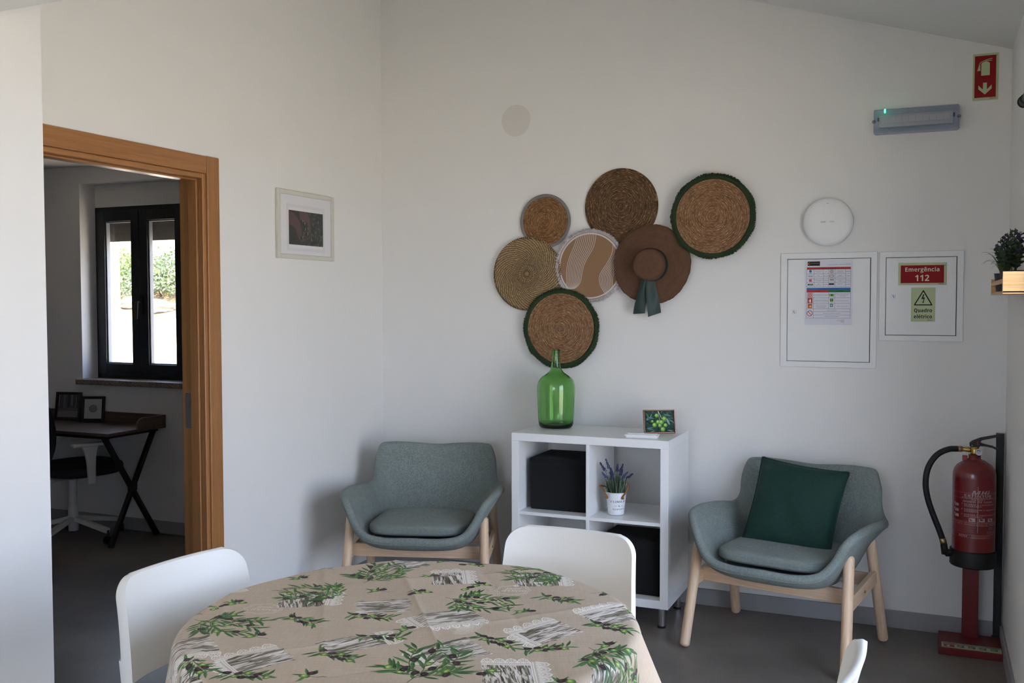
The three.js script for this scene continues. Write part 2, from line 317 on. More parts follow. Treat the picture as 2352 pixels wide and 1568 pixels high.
// ================================================================== objects
// ------------------------------------------------------------------ lounge armchairs
function armchairShell() {
  // rim, wall middle and pan edge at stations from the front centre round the right arm to the back centre
  const S = [
    [[0, .392, .315], [0, .368, .288], [0, .345, .20]],
    [[.13, .392, .312], [.12, .369, .283], [.10, .346, .195]],
    [[.218, .41, .30], [.195, .376, .265], [.16, .348, .18]],
    [[.268, .462, .28], [.238, .396, .240], [.195, .352, .15]],
    [[.306, .535, .258], [.266, .435, .205], [.216, .356, .11]],
    [[.338, .570, .205], [.282, .458, .155], [.222, .359, .07]],
    [[.350, .576, .10], [.286, .466, .065], [.224, .359, .01]],
    [[.351, .566, -.03], [.286, .472, -.04], [.222, .359, -.05]],
    [[.345, .553, -.14], [.285, .478, -.12], [.214, .360, -.10]],
    [[.333, .546, -.212], [.280, .486, -.165], [.20, .360, -.13]],
    [[.322, .578, -.242], [.270, .495, -.19], [.182, .360, -.152]],
    [[.317, .655, -.252], [.255, .500, -.205], [.165, .360, -.162]],
    [[.288, .728, -.258], [.225, .502, -.217], [.14, .360, -.172]],
    [[.225, .741, -.272], [.175, .503, -.23], [.108, .360, -.18]],
    [[.115, .737, -.286], [.09, .503, -.238], [.06, .360, -.186]],
    [[0, .729, -.291], [0, .503, -.240], [0, .360, -.188]],
  ].map((r) => r.map((p) => V(...p)));
  const ring = [...S, ...S.slice(1, -1).reverse().map((r) => r.map((p) => V(-p.x, p.y, p.z)))], n = ring.length;
  const c = V(0, .342, .02);
  const at = (u, row) => { const k = Math.floor(u * n) % n, t = u * n - Math.floor(u * n), q = (i) => ring[(k + i + n) % n][row]; return crV(q(-1), q(0), q(1), q(2), t); };
  const inner = (u, v) => {
    const A = at(u, 2), B = at(u, 1), C = at(u, 0), mid = c.clone().lerp(A, .55); mid.y -= .004;
    const P = [c, mid, A, B, C], f = v * 4, k = Math.min(3, Math.floor(f)), t = f - k, q = (i) => P[Math.max(0, Math.min(4, i))];
    return crV(q(k - 1), q(k), q(k + 1), q(k + 2), t);
  };
  const NU = 168, NV = 32, T = .036, pts = [], nor = [];
  for (let j = 0; j <= NV; j++) for (let i = 0; i < NU; i++) pts.push(inner(i / NU, j / NV));
  const P = (i, j) => pts[j * NU + (i + NU) % NU];
  for (let j = 0; j <= NV; j++) for (let i = 0; i < NU; i++) {
    const du = V().subVectors(P(i + 1, Math.max(j, 1)), P(i - 1, Math.max(j, 1))), dv = V().subVectors(P(i, Math.min(NV, j + 1)), P(i, Math.max(0, j - 1)));
    nor.push(j === 0 ? V(0, -1, 0) : V().crossVectors(du, dv).normalize().multiplyScalar(1));
  }
  for (const q of nor) if (q.y > 0.2 && false) q.negate();
  // outward (away from the sitter): at the pan it must point down
  const s = nor[2 * NU].y < 0 ? 1 : -1;
  const pos = [], idx = [], uvs = [], put = (p, u, v) => { pos.push(p.x, p.y, p.z); uvs.push(u, v); };
  const rows = [];
  for (let j = 0; j <= NV; j++) rows.push((i) => P(i, j));
  const R = 5;
  for (let k = 1; k < R; k++) rows.push((i) => { const p = P(i, NV), q = nor[NV * NU + (i + NU) % NU], d = V().subVectors(p, P(i, NV - 1)).normalize(), a = k / R * Math.PI; return p.clone().addScaledVector(q, s * T / 2 * (1 - Math.cos(a))).addScaledVector(d, T / 2 * Math.sin(a)); });
  for (let j = NV; j >= 0; j--) rows.push((i) => P(i, j).clone().addScaledVector(nor[j * NU + (i + NU) % NU], s * T));
  rows.forEach((f, r) => { for (let i = 0; i <= NU; i++) { const p = f(i % NU); put(p, i / NU * 2.2, r / rows.length * 1.4); } });
  for (let r = 0; r < rows.length - 1; r++) for (let i = 0; i < NU; i++) { const a = r * (NU + 1) + i; idx.push(a, a + NU + 2, a + 1, a, a + NU + 1, a + NU + 2); }
  const g = new THREE.BufferGeometry();
  g.setAttribute('position', new THREE.Float32BufferAttribute(pos, 3)); g.setAttribute('uv', new THREE.Float32BufferAttribute(uvs, 2)); g.setIndex(idx);
  const w = mergeVertices((() => { const h = g.clone(); h.deleteAttribute('uv'); return h; })(), 1e-5); w.computeVertexNormals();
  // copy smooth normals back to the uv-carrying mesh
  const key = (x, y, z) => `${Math.round(x * 5e4)},${Math.round(y * 5e4)},${Math.round(z * 5e4)}`, m = new Map(), wp = w.attributes.position, wn = w.attributes.normal;
  for (let i = 0; i < wp.count; i++) m.set(key(wp.getX(i), wp.getY(i), wp.getZ(i)), i);
  const nn = new Float32Array(pos.length); g.computeVertexNormals();
  for (let i = 0; i < pos.length / 3; i++) { const k = m.get(key(pos[3 * i], pos[3 * i + 1], pos[3 * i + 2])); for (let a = 0; a < 3; a++) nn[3 * i + a] = k === undefined ? g.attributes.normal.array[3 * i + a] : wn.array[3 * k + a]; }
  g.setAttribute('normal', new THREE.BufferAttribute(nn, 3));
  return { g, seam: Array.from({ length: 120 }, (_, i) => { const u = Math.round(i / 120 * NU); return P(u, NV).clone().addScaledVector(nor[NV * NU + u % NU], s * T * 1.0); }) };
}
// soft pad: outline given by half sizes and exponent, thick in the middle, rounded edge
function pad(hw, hd, th, e = 3.2, crown = 0.25, nu = 96, nv = 24) {
  return gridGeo(nu, nv, (u, v) => {
    const a = u * Math.PI * 2, c = Math.cos(a), s = Math.sin(a), k = Math.pow(Math.pow(Math.abs(c), e) + Math.pow(Math.abs(s), e), -1 / e);
    const t = v * Math.PI, rho = v < 0.5 ? 1 : 1, cr = Math.sin(t), r = Math.pow(cr, 0.28), y = Math.cos(t);
    const yy = Math.sign(y) * Math.pow(Math.abs(y), 0.55) * th / 2 * (1 + crown * (1 - r * r));
    return V(c * k * hw * r * rho, yy, s * k * hd * r);
  });
}
function makeArmchair(label) {
  const t = thing('lounge_armchair', label, 'armchair', [0, 0, 0], 0, 'grey-green upholstered lounge armchairs');
  const sh = armchairShell();
  const shell = obj('upholstered_shell', sh.g, fabric, t);
  obj('piping', new THREE.TubeGeometry(new THREE.CatmullRomCurve3(sh.seam, true), 240, 0.0022, 6, true), fabric, shell);
  obj('seat_cushion', pad(.238, .235, .064, 5, .12).rotateX(-0.03).translate(0, .411, .045), fabric, t);
  const F = .315, B = -.235;
  const leg = { fr: [[.318, .478, .205], [.340, .008, F]], br: [[.315, .485, -.10], [.338, .008, B - .015]] };
  for (const s of [1, -1]) for (const k of ['fr', 'br']) {
    const [a, b] = leg[k]; obj('leg', rod([s * a[0], a[1], a[2]], [s * b[0], b[1], b[2]], .022, .0215), beech, t, 'y');
    const m = a[1] - .03; obj('leg_bolt', new THREE.SphereGeometry(.004, 10, 8).translate(s * (a[0] + .020), m, a[2] + (k === 'fr' ? .008 : -.008)), brass, t.children[t.children.length - 1]);
  }
  for (const s of [1, -1]) {
    const r = obj('side_rail', bar([s * .330, .286, .252], [s * .324, .315, -.165], .024, .058, .004), beech, t, 'z');
    obj('rail_bolt', rod([s * .340, .30, .06], [s * .3435, .30, .06], .006, .006, false, 12), brass, r);
  }
  obj('front_rail', bar([-.32, .298, .165], [.32, .298, .165], .022, .062, .004), beech, t, 'x');
  obj('rear_rail', bar([-.315, .30, -.13], [.315, .30, -.13], .022, .055, .004), beech, t, 'x');
  for (const s of [1, -1]) obj('support_pin', rod([s * .22, .32, .165], [s * .22, .37, .16], .005, .005, false, 12), brass, t);
  return t;
}
const armchair = makeArmchair('grey-green armchair with empty seat, wooden legs, left of the white cube shelf');
armchair.position.set(0.535, 0, 0.50); armchair.rotation.y = 0.30;
const armchair2 = armchair.clone(); armchair2.name = numbered('lounge_armchair'); scene.add(armchair2);
armchair2.userData = { ...armchair.userData, label: 'grey-green armchair holding the dark green cushion, right of the white cube shelf' };
armchair2.position.set(2.262, 0, 0.405); armchair2.rotation.y = -0.21;

// ------------------------------------------------------------------ green velvet cushion
{
  const t = thing('throw_cushion', 'dark green velvet square cushion standing in the right armchair', 'cushion', [2.275, 0.40, 0.36], 0);
  const N = 40, h = .196, P = (u, v, s) => {
    const x = (u * 2 - 1), y = (v * 2 - 1), ex = 1 - Math.pow(Math.abs(x), 2.6), ey = 1 - Math.pow(Math.abs(y), 2.6);
    const b = Math.pow(Math.max(0, ex * ey), .5), pin = 1 - .055 * (1 - Math.pow(Math.abs(x), 2)) * Math.abs(y) * Math.abs(y);
    const px = 1 - .05 * (1 - y * y) * Math.abs(x);
    const fold = .004 * Math.sin(9 * x + 4 * y) * b + .005 * Math.sin(5 * y - 7 * x * y) * b;
    return V(x * h * px, y * h * pin, s * (.062 * b + fold * .6));
  };
  const body = new THREE.Group();
  const front = gridGeo(N, N, (u, v) => P(u, v, 1)), back = gridGeo(N, N, (u, v) => P(1 - u, v, -1));
  const edge = []; for (let k = 0; k < 4; k++) for (let i = 0; i < 16; i++) { const q = i / 16; edge.push(k === 0 ? P(q, 0, 0) : k === 1 ? P(1, q, 0) : k === 2 ? P(1 - q, 1, 0) : P(0, 1 - q, 0)); }
  const M = new THREE.Matrix4().compose(V(0.004, .186, -.005), new THREE.Quaternion().setFromEuler(new THREE.Euler(-0.42, -0.21, -0.085, 'YXZ')), V(1, 1, 1));
  obj('cushion_cover', [front.applyMatrix4(M), back.applyMatrix4(M)], velvet, t);
  obj('piping', new THREE.TubeGeometry(new THREE.CatmullRomCurve3(edge, true, 'catmullrom', .4), 180, .0042, 8, true).applyMatrix4(M), velvet, t);
}

// ------------------------------------------------------------------ white cube shelf on chrome legs
const KX = 0.981, KY = 0.0964, KS = 0.765, KZ0 = 0.071, KZ1 = 0.461;
{
  const t = thing('cube_shelf', 'white four-compartment cube shelf on chrome legs between the two armchairs', 'shelf', [KX, 0, KZ0]);
  const D = KZ1 - KZ0, e = .038, i = .016, in0 = e, in1 = KS - e, m = KS / 2;
  obj('top_board', box2(0, KS, KY + KS - e, KY + KS, 0, D, .0015), whiteLacquer, t);
  obj('bottom_board', box2(0, KS, KY, KY + e, 0, D, .0015), whiteLacquer, t);
  obj('side_board', box2(0, e, KY + e, KY + KS - e, 0, D, .0015), whiteLacquer, t);
  obj('side_board', box2(KS - e, KS, KY + e, KY + KS - e, 0, D, .0015), whiteLacquer, t);
  obj('divider', box2(m - i / 2, m + i / 2, KY + e, KY + KS - e, .003, D - .002, .001), whiteLacquer, t);
  obj('shelf_board', box2(in0, m - i / 2, KY + m - i / 2, KY + m + i / 2, .003, D - .002, .001), whiteLacquer, t);
  obj('shelf_board', box2(m + i / 2, in1, KY + m - i / 2, KY + m + i / 2, .003, D - .002, .001), whiteLacquer, t);
  for (const x of [.04, KS - .04]) for (const z of [.045, D - .045]) {
    const l = obj('leg', lathe([[.0001, .006], [.0145, .006], [.0145, KY - .003], [.03, KY - .003], [.03, KY], [.0001, KY]], 24).translate(x, 0, z), chrome, t);
    obj('leg_foot', lathe([[.0001, 0], [.018, 0], [.0185, .003], [.0165, .009], [.0001, .009]], 24).translate(x, 0, z), blackPlastic, l);
  }
}
function storageBox(label, x, y, z, turn) {
  const t = thing('storage_box', label, 'storage box', [x, y, z], turn);
  const w = .300, h = .248, d = .285;
  obj('box_body', bx(w, h - .010, d, 0, (h - .010) / 2, 0, .008), blackFelt, t);
  obj('lid', bx(w + .004, .022, d + .004, 0, h - .011, 0, .006), blackFelt, t);
  obj('pull_tab', bx(.05, .016, .003, 0, h - .05, d / 2 + .0015, .001), blackFelt, t);
  return t;
}
storageBox('black fabric storage box in the upper left compartment of the white shelf', KX + .216, KY + .3905 + .0005, KZ0 + .176, 0.02);
storageBox('black fabric storage box in the lower right compartment of the white shelf', KX + .567, KY + .0385, KZ0 + .190, -0.02);

// ------------------------------------------------------------------ green demijohn
{
  const glass = phys({ color: 0xffffff, transmission: 1, thickness: 0.006, roughness: 0.03, ior: 1.5, attenuationColor: new THREE.Color(0.075, 0.40, 0.035), attenuationDistance: 0.0142, side: THREE.DoubleSide });
  const out = [[0.0001, .012], [.03, .008], [.055, .002], [.068, 0], [.079, .004], [.0855, .016], [.088, .032], [.0905, .07], [.0925, .12], [.0942, .17], [.0940, .20], [.0905, .220], [.083, .238], [.070, .252], [.052, .264], [.037, .275], [.029, .287], [.0245, .302], [.0215, .325], [.0190, .350], [.0178, .366], [.0180, .368], [.0195, .370], [.0200, .376], [.0196, .383], [.0175, .386]];
  const inn = [[.0145, .385], [.0145, .366], [.016, .345], [.0185, .322], [.0215, .300], [.026, .285], [.034, .272], [.050, .260], [.068, .248], [.080, .235], [.0872, .218], [.0905, .199], [.0907, .17], [.089, .12], [.087, .07], [.0845, .034], [.080, .020], [.070, .014], [.05, .016], [.03, .022], [.0001, .026]];
  const smooth = (p, n) => new THREE.SplineCurve(p.map((q) => new THREE.Vector2(...q))).getPoints(n).map((q) => [Math.max(.0001, q.x), q.y]);
  const t = obj('demijohn', lathe([...smooth(out, 90), ...smooth(inn, 70)], 72), glass);
  t.position.set(1.110, KY + KS + .0005, .200); t.name = 'demijohn';
  tag(t, 'large green glass demijohn on the left of the white shelf top', 'bottle');
}

// ------------------------------------------------------------------ framed olive photo, tray
const olivePhoto = canvasTex(512, 400, (c, w, h) => {
  c.fillStyle = '#27443c'; c.fillRect(0, 0, w, h);
  const leaf = (x, y, a, l, k, col) => { c.save(); c.translate(x, y); c.rotate(a); c.fillStyle = col; c.beginPath(); c.moveTo(0, 0); c.quadraticCurveTo(l / 2, -k, l, 0); c.quadraticCurveTo(l / 2, k, 0, 0); c.fill(); c.restore(); };
  for (let i = 0; i < 70; i++) leaf(rr(-40, w), rr(-20, h), rr(0, 6.3), rr(90, 200), rr(14, 30), ['#16302c', '#1d3b36', '#35564c', '#4a6b60', '#6f8f84', '#223d2e', '#0f2421'][Math.floor(rr(0, 7))]);
  for (const [x, y, a, l, k] of [[20, 190, -1, 110, 16], [90, 170, -.9, 90, 12], [330, 60, .3, 160, 30], [380, 130, 1.2, 150, 36], [40, 330, .2, 120, 26], [90, 395, -.3, 90, 14], [380, 360, .2, 120, 14]]) leaf(x, y, a, l, k, ['#c8d4d0', '#8fa59c', '#5c7c70'][Math.floor(rr(0, 3))]);
  c.strokeStyle = '#d4dccb'; c.lineWidth = 9; c.beginPath(); c.moveTo(240, 0); c.quadraticCurveTo(270, 60, 300, 150); c.stroke(); c.lineWidth = 5; c.beginPath(); c.moveTo(245, 20); c.lineTo(262, 180); c.stroke();
  for (const [x, y, r] of [[215, 90, 40], [345, 150, 44], [135, 195, 26], [235, 210, 42], [290, 215, 46], [170, 265, 44], [262, 275, 36], [360, 270, 38], [310, 345, 46]]) { const g = c.createRadialGradient(x - r * .25, y - r * .35, r * .1, x, y, r); g.addColorStop(0, '#c2d98c'); g.addColorStop(.45, '#8fbc52'); g.addColorStop(1, '#43702c'); c.fillStyle = g; c.beginPath(); c.ellipse(x, y, r * .9, r * 1.05, .2, 0, 7); c.fill(); }
});
const copper = std({ color: 0x9c6852, roughness: 0.3, metalness: 1 });
{
  const t = thing('photo_frame', 'small copper tabletop frame with a photo of green olives on the white shelf', 'photo frame', [1.648, KY + KS + .0005, .238], 0.48);
  const w = .150, h = .112, tilt = new THREE.Matrix4().makeRotationX(-0.30).setPosition(0, .0022, 0);
  obj('frame', frameGeo(w, h, .005, .016, .002).map((g) => g.translate(0, h / 2, -.008).applyMatrix4(tilt)), copper, t);
  const m = obj('photo', new THREE.PlaneGeometry(w - .009, h - .009).translate(0, h / 2, .002).applyMatrix4(tilt), phys({ map: olivePhoto, roughness: 0.6, specularIntensity: 0.35 }), t);
  obj('back_plate', bx(w - .009, h - .009, .003, 0, h / 2, -.001, .0005).applyMatrix4(tilt), blackPlastic, t);
  obj('stand_wire', rod([0, .06, -.018], [0, .002, -.058], .0016), copper, t);
}
{
  const t = obj('small_tray', [ext(rrect(.150, .062, .01), .010, .0035).rotateX(-Math.PI / 2), ...frameGeo(.154, .066, .006, .008, .003).map((g) => g.rotateX(-Math.PI / 2).translate(0, .008, 0))], whiteLacquer);
  t.position.set(1.604, KY + KS + .0002, .392); t.rotation.y = 0.12;
  tag(t, 'flat white rectangular tray in front of the olive photo on the white shelf', 'tray');
}

// ------------------------------------------------------------------ lavender in a printed bucket
{
  const t = thing('lavender_pot', 'white FLOWERS GARDEN bucket of artificial lavender in the upper right compartment', 'plant', [1.468, KY + .3905 + .0006, .350], 0.0);
  t.scale.setScalar(1.24);
  const txt = canvasTex(1024, 512, (c, w, h) => {
    c.fillStyle = '#e4e6e8'; c.fillRect(0, 0, w, h); c.fillStyle = '#54585c'; c.textAlign = 'center'; c.textBaseline = 'middle';
    const word = (s, y, px, sp) => { c.font = `bold ${px}px serif`; const n = s.length; for (let i = 0; i < n; i++) c.fillText(s[i], w / 2 + (i - (n - 1) / 2) * sp, y); };
    word('FLOWERS', 190, 62, 47); word('&', 290, 52, 40); c.fillRect(w / 2 - 88, 286, 42, 6); c.fillRect(w / 2 + 46, 286, 42, 6); word('GARDEN', 365, 50, 41);
  });
  const pot = new THREE.CylinderGeometry(.0385, .0295, .085, 64, 1, true).translate(0, .0425, 0).rotateY(-2.50);
  obj('bucket', pot, phys({ map: txt, roughness: 0.5, side: THREE.DoubleSide }), t);
  obj('bucket_rim', [new THREE.TorusGeometry(.0385, .0018, 8, 64).rotateX(Math.PI / 2).translate(0, .085, 0), lathe([[.0001, 0], [.0295, 0], [.0302, .0025], [.0001, .0025]], 40), lathe([[.0001, .076], [.0372, .076], [.0372, .078], [.0001, .078]], 40)], whiteMetal, t);
  const rope = std({ color: 0x8a5f3c, roughness: 0.95 });
  for (const [s, pts] of [[-1, [[-.026, .072, .03], [-.034, .084, .033], [-.042, .098, .022], [-.062, .104, .008], [-.048, .097, -.02], [-.03, .08, -.025]]], [1, [[.032, .072, .022], [.042, .086, .02], [.050, .108, .010], [.048, .122, -.004], [.044, .104, -.016], [.033, .08, -.02]]]]) {
    const h = obj('rope_handle', tube(pts, .0034, 48, 8), rope, t);
    obj('knot', new THREE.SphereGeometry(.0062, 12, 10).translate(pts[0][0] * 1.02, .068, pts[0][2] * 1.04), rope, h);
  }
  const green = std({ color: 0x3c4f38, roughness: 0.8, side: THREE.DoubleSide }), pale = std({ color: 0x6c7f68, roughness: 0.8, side: THREE.DoubleSide }), purple = std({ color: 0x4a4a72, roughness: 0.8 }), purple2 = std({ color: 0x38365a, roughness: 0.8 });
  const heads = [[-.062, .195, .01], [-.044, .207, -.005], [-.018, .176, .012], [.004, .190, -.004], [.028, .194, .004], [.048, .166, .01], [.064, .158, -.004], [-.05, .160, .02], [-.03, .158, -.015], [.018, .168, -.02], [-.012, .150, .022], [.036, .148, .018]];
  heads.forEach(([x, y, z], k) => {
    const a = V(x * .3, .078, z * .5), b = V(x, y, z), m = a.clone().lerp(b, .5).add(V(-x * .12, .012, 0));
    const crv = new THREE.CatmullRomCurve3([a, m, b]);
    const st = obj('flower_stem', new THREE.TubeGeometry(crv, 14, .0009, 5), green, t);
    const buds = []; for (let i = 0; i < 22; i++) { const q = .66 + .34 * i / 22, p = crv.getPoint(q), an = i * 2.4, r = .0042 * (1.15 - (q - .62) * 1.6); buds.push(new THREE.SphereGeometry(rr(.0014, .0028) * (1.2 - (q - .62)), 6, 5).scale(1, 1.5, 1).translate(p.x + r * Math.cos(an), p.y, p.z + r * Math.sin(an))); }
    obj('flower_head', buds, k % 2 ? purple : purple2, st);
  });
  const blades = [[], []];
  for (let i = 0; i < 300; i++) {
    const an = rr(0, 6.3), r0 = rr(0, .033), l = rr(.03, .088), out = rr(.005, .035), a = V(Math.cos(an) * r0, .076, Math.sin(an) * r0), b = V(Math.cos(an) * (r0 + out), .076 + l, Math.sin(an) * (r0 + out)), w = rr(.0012, .0022), s = V(-Math.sin(an), 0, Math.cos(an)).applyAxisAngle(V(0, 1, 0), rr(-1, 1));
    blades[i % 2].push(gridGeo(1, 4, (u, v) => { const p = a.clone().lerp(b, v); p.x += Math.cos(an) * out * .3 * (v * v - v); p.z += Math.sin(an) * out * .3 * (v * v - v); return p.addScaledVector(s, (u - .5) * 2 * w * (1 - v * v)); }));
  }
  const f1 = obj('foliage', blades[0], green, t), f2 = obj('foliage', blades[1], pale, t); f1.userData.kind = f2.userData.kind = 'stuff';
}

// ------------------------------------------------------------------ wall plates, hat
const strawT = (a, b, c) => dataTex(512, 64, (u, v) => { const s = fbm(u, v, 9, 8, 3), f = fbm(u, v, 14, 14, 2), l = Math.pow(Math.max(0, s), 1.2); let q = mix(a, b, Math.min(1, l * 1.5)); if (f > .62) q = mix(q, c, .8); return q.map((z) => z * (.8 + .4 * fbm(u + .5, v, 90, 8, 2))); }, { rep: [1, 1] });
const strawMid = std({ map: strawT([100, 70, 46], [150, 110, 76], [186, 150, 112]), roughness: 0.85 });
const strawDark = std({ map: strawT([62, 44, 28], [104, 76, 50], [158, 124, 88]), roughness: 0.9 });
const strawTan = std({ map: strawT([146, 118, 82], [178, 150, 110], [194, 168, 128]), roughness: 0.85 });
const strawOr = std({ map: strawT([92, 62, 36], [150, 106, 66], [186, 142, 94]), roughness: 0.85 });
// flat spiral of a thick plaited strand, lying in the xy plane
function coil(R, turns, seg = 64, thick = 0.010, bump = 0.12) {
  const pitch = R / turns, N = Math.round(turns * seg), rad = 7, pos = [], uv = [], idx = [];
  let len = 0;
  for (let i = 0; i <= N; i++) {
    const t = i / N, a = t * turns * Math.PI * 2, r = Math.max(pitch * .25, t * R - pitch * .5), cx = Math.cos(a), cy = Math.sin(a);
    len += r * Math.PI * 2 / seg;
    const wob = 1 + bump * (hash2(i, 11) - .5) * 2, wz = 1 + bump * 1.6 * (hash2(i, 23) - .5) * 2;
    for (let k = 0; k <= rad; k++) { const b = k / rad * Math.PI * 2, rr2 = r + Math.cos(b) * pitch * .56 * wob, z = thick / 2 + Math.sin(b) * thick / 2 * wz; pos.push(cx * rr2, cy * rr2, z); uv.push(len * 7 + k / rad * .06, k / rad + i / seg * 0.37); }
  }
  for (let i = 0; i < N; i++) for (let k = 0; k < rad; k++) { const p = i * (rad + 1) + k; idx.push(p, p + 1, p + rad + 2, p, p + rad + 2, p + rad + 1); }
  const g = new THREE.BufferGeometry(); g.setAttribute('position', new THREE.Float32BufferAttribute(pos, 3)); g.setAttribute('uv', new THREE.Float32BufferAttribute(uv, 2)); g.setIndex(idx); g.computeVertexNormals();
  return g;
}
function fringe(R0, R1, n) {
  const out = [];
  for (let i = 0; i < n; i++) {
    const a = i / n * Math.PI * 2 + rr(-.02, .02), z = rr(.001, .012), r1 = R1 + rr(-.004, .002) + .002 * Math.sin(a * 9 + R1 * 300), d = rr(-.05, .05), w = rr(.0016, .003);
    const p = V(Math.cos(a) * R0, Math.sin(a) * R0, z), q = V(Math.cos(a + d) * r1, Math.sin(a + d) * r1, z + rr(-.004, .004)), s = V(-Math.sin(a), Math.cos(a), rr(-.6, .6)).normalize();
    out.push(gridGeo(1, 2, (u, v) => p.clone().lerp(q, v).add(V(0, 0, .004 * Math.sin(v * 3.1))).addScaledVector(s, (u - .5) * 2 * w * (1 - .5 * v))));
  }
  return out;
}
const fringeMat = std({ color: 0x23351a, roughness: 0.95, side: THREE.DoubleSide });
function wallPlate(label, x, y, z, R, turns, mat, extra) {
  const t = thing('wall_plate', label, 'wall plate', [x, y, z], 0);
  obj('woven_disc', coil(R, turns), mat, t).rotation.z = rnd() * 6;
  obj('backing', new THREE.CylinderGeometry(R + .003, R + .003, .005, 56).rotateX(Math.PI / 2).translate(0, 0, .003), mat, t);
  if (extra) extra(t);
  return t;
}
wallPlate('smallest round woven plate with a plain grey border, upper left of the wall group', 0.9785, 1.8996, .004, .124, 17, strawOr, (t) => obj('border', new THREE.TorusGeometry(.1315, .0085, 10, 72).scale(1, 1, .7).translate(0, 0, .006), std({ color: 0x8a8482, roughness: 0.9, bumpMap: fabricB, bumpScale: .001 }), t));
wallPlate('dark brown round woven plate without border at the top of the wall group', 1.3844, 1.9594, .004, .187, 20, strawDark);
function greenPlate(label, x, y, z, R0, R1, turns) {
  return wallPlate(label, x, y, z, R0, turns, strawMid, (t) => {
    obj('border_band', new THREE.TorusGeometry(R0 + .007, .0125, 10, 96).scale(1, 1, .8).translate(0, 0, .006), fringeMat, t);
    obj('fringe', fringe(R0 + .004, R1, 1500), fringeMat, t).userData.kind = 'stuff';
  });
}
greenPlate('woven plate with dark green fringe on the right, beside the straw hat', 1.854, 1.8905, .056, .181, .2035, 22);
greenPlate('woven plate with dark green fringe at the bottom, above the green demijohn', 1.0749, 1.3476, .032, .184, .207, 22);
// spiral stitched plate
wallPlate('tan round plate with dark swirling stitches, leftmost of the wall group', 0.8832, 1.6304, .018, .188, 21, strawTan, (t) => {
  const sw = [], N = 46, dk = std({ color: 0x2c241c, roughness: 0.9 });
  for (let k = 0; k < N; k++) { const pts = []; for (let i = 0; i <= 20; i++) { const q = i / 20, r0 = k % 2 ? .045 : .012, r = r0 + (.187 - r0) * q, a = k / N * Math.PI * 2 + 2.3 * Math.pow(r / .187, .8); pts.push(V(Math.cos(a) * r, Math.sin(a) * r, .0112)); } sw.push(new THREE.TubeGeometry(new THREE.CatmullRomCurve3(pts), 40, .00105, 4)); }
  obj('swirl_stitching', sw, dk, t);
  obj('edge_stitching', Array.from({ length: 110 }, (_, i) => { const a = i / 110 * Math.PI * 2; return rod([Math.cos(a) * .183, Math.sin(a) * .183, .011], [Math.cos(a + .03) * .192, Math.sin(a + .03) * .192, .006], .0014, .0014, false, 5); }), dk, t);
});
// printed plate with wavy lines
{
  const t = thing('wall_plate', 'round tan fabric plate with white wavy lines and white frayed rim, left of the hat', 'wall plate', [1.227, 1.6659, .02], 0);
  const tx = canvasTex(1024, 1024, (c, w, h) => {
    c.fillStyle = '#8f6f52'; c.fillRect(0, 0, w, h);
    for (let i = 0; i < 9000; i++) { c.fillStyle = `rgba(${rnd() < .5 ? '60,40,22' : '190,160,124'},.10)`; const x = rr(0, w), y = rr(0, h); rnd() < .5 ? c.fillRect(x, y, rr(4, 16), 2) : c.fillRect(x, y, 2, rr(4, 16)); }
    c.strokeStyle = '#c3bab4'; c.lineCap = 'round';
    const line = (pts, lw) => { c.lineWidth = lw; c.beginPath(); const s = new THREE.SplineCurve(pts.map((p) => new THREE.Vector2(...p))).getPoints(60); s.forEach((p, i) => (i ? c.lineTo(p.x, p.y) : c.moveTo(p.x, p.y))); c.stroke(); };
    for (let k = 0; k < 11; k++) { const d = k * 31; line([[612 - d, -30 + k * 2], [596 - d, 130], [548 - d * 1.02, 270], [470 - d * .94, 390], [410 - d * .86, 520], [382 - d * .80, 650], [352 - d * .70, 770], [270 - d * .5, 850], [160 - d * .3, 860]], 9); }
    for (let k = 0; k < 9; k++) { const d = k * 33; line([[878 + d, 20], [880 + d, 180], [862 + d, 330], [790 + d * .9, 470], [706 + d * .85, 590], [662 + d * .8, 700], [690 + d * .7, 830], [770 + d * .6, 960], [800 + d * .6, 1040]], 9); }
    c.lineWidth = 22; c.strokeStyle = '#cfc9c6'; c.beginPath(); c.arc(512, 512, 490, 0, 7); c.stroke();
  });
  const disc = new THREE.CircleGeometry(.170, 96).translate(0, 0, .0062);
  obj('printed_face', disc, std({ map: tx, roughness: 0.9 }), t);
  obj('backing', new THREE.CylinderGeometry(.172, .172, .006, 72).rotateX(Math.PI / 2).translate(0, 0, .003), std({ color: 0xb8b0ac, roughness: 0.95 }), t);
  const white = std({ color: 0xbfb8b8, roughness: 1, side: THREE.DoubleSide });
  obj('frayed_rim', [new THREE.TorusGeometry(.176, .008, 8, 96).scale(1, 1, .55).translate(0, 0, .004), ...fringe(.172, .1875, 700)], white, t).userData.kind = 'stuff';
}
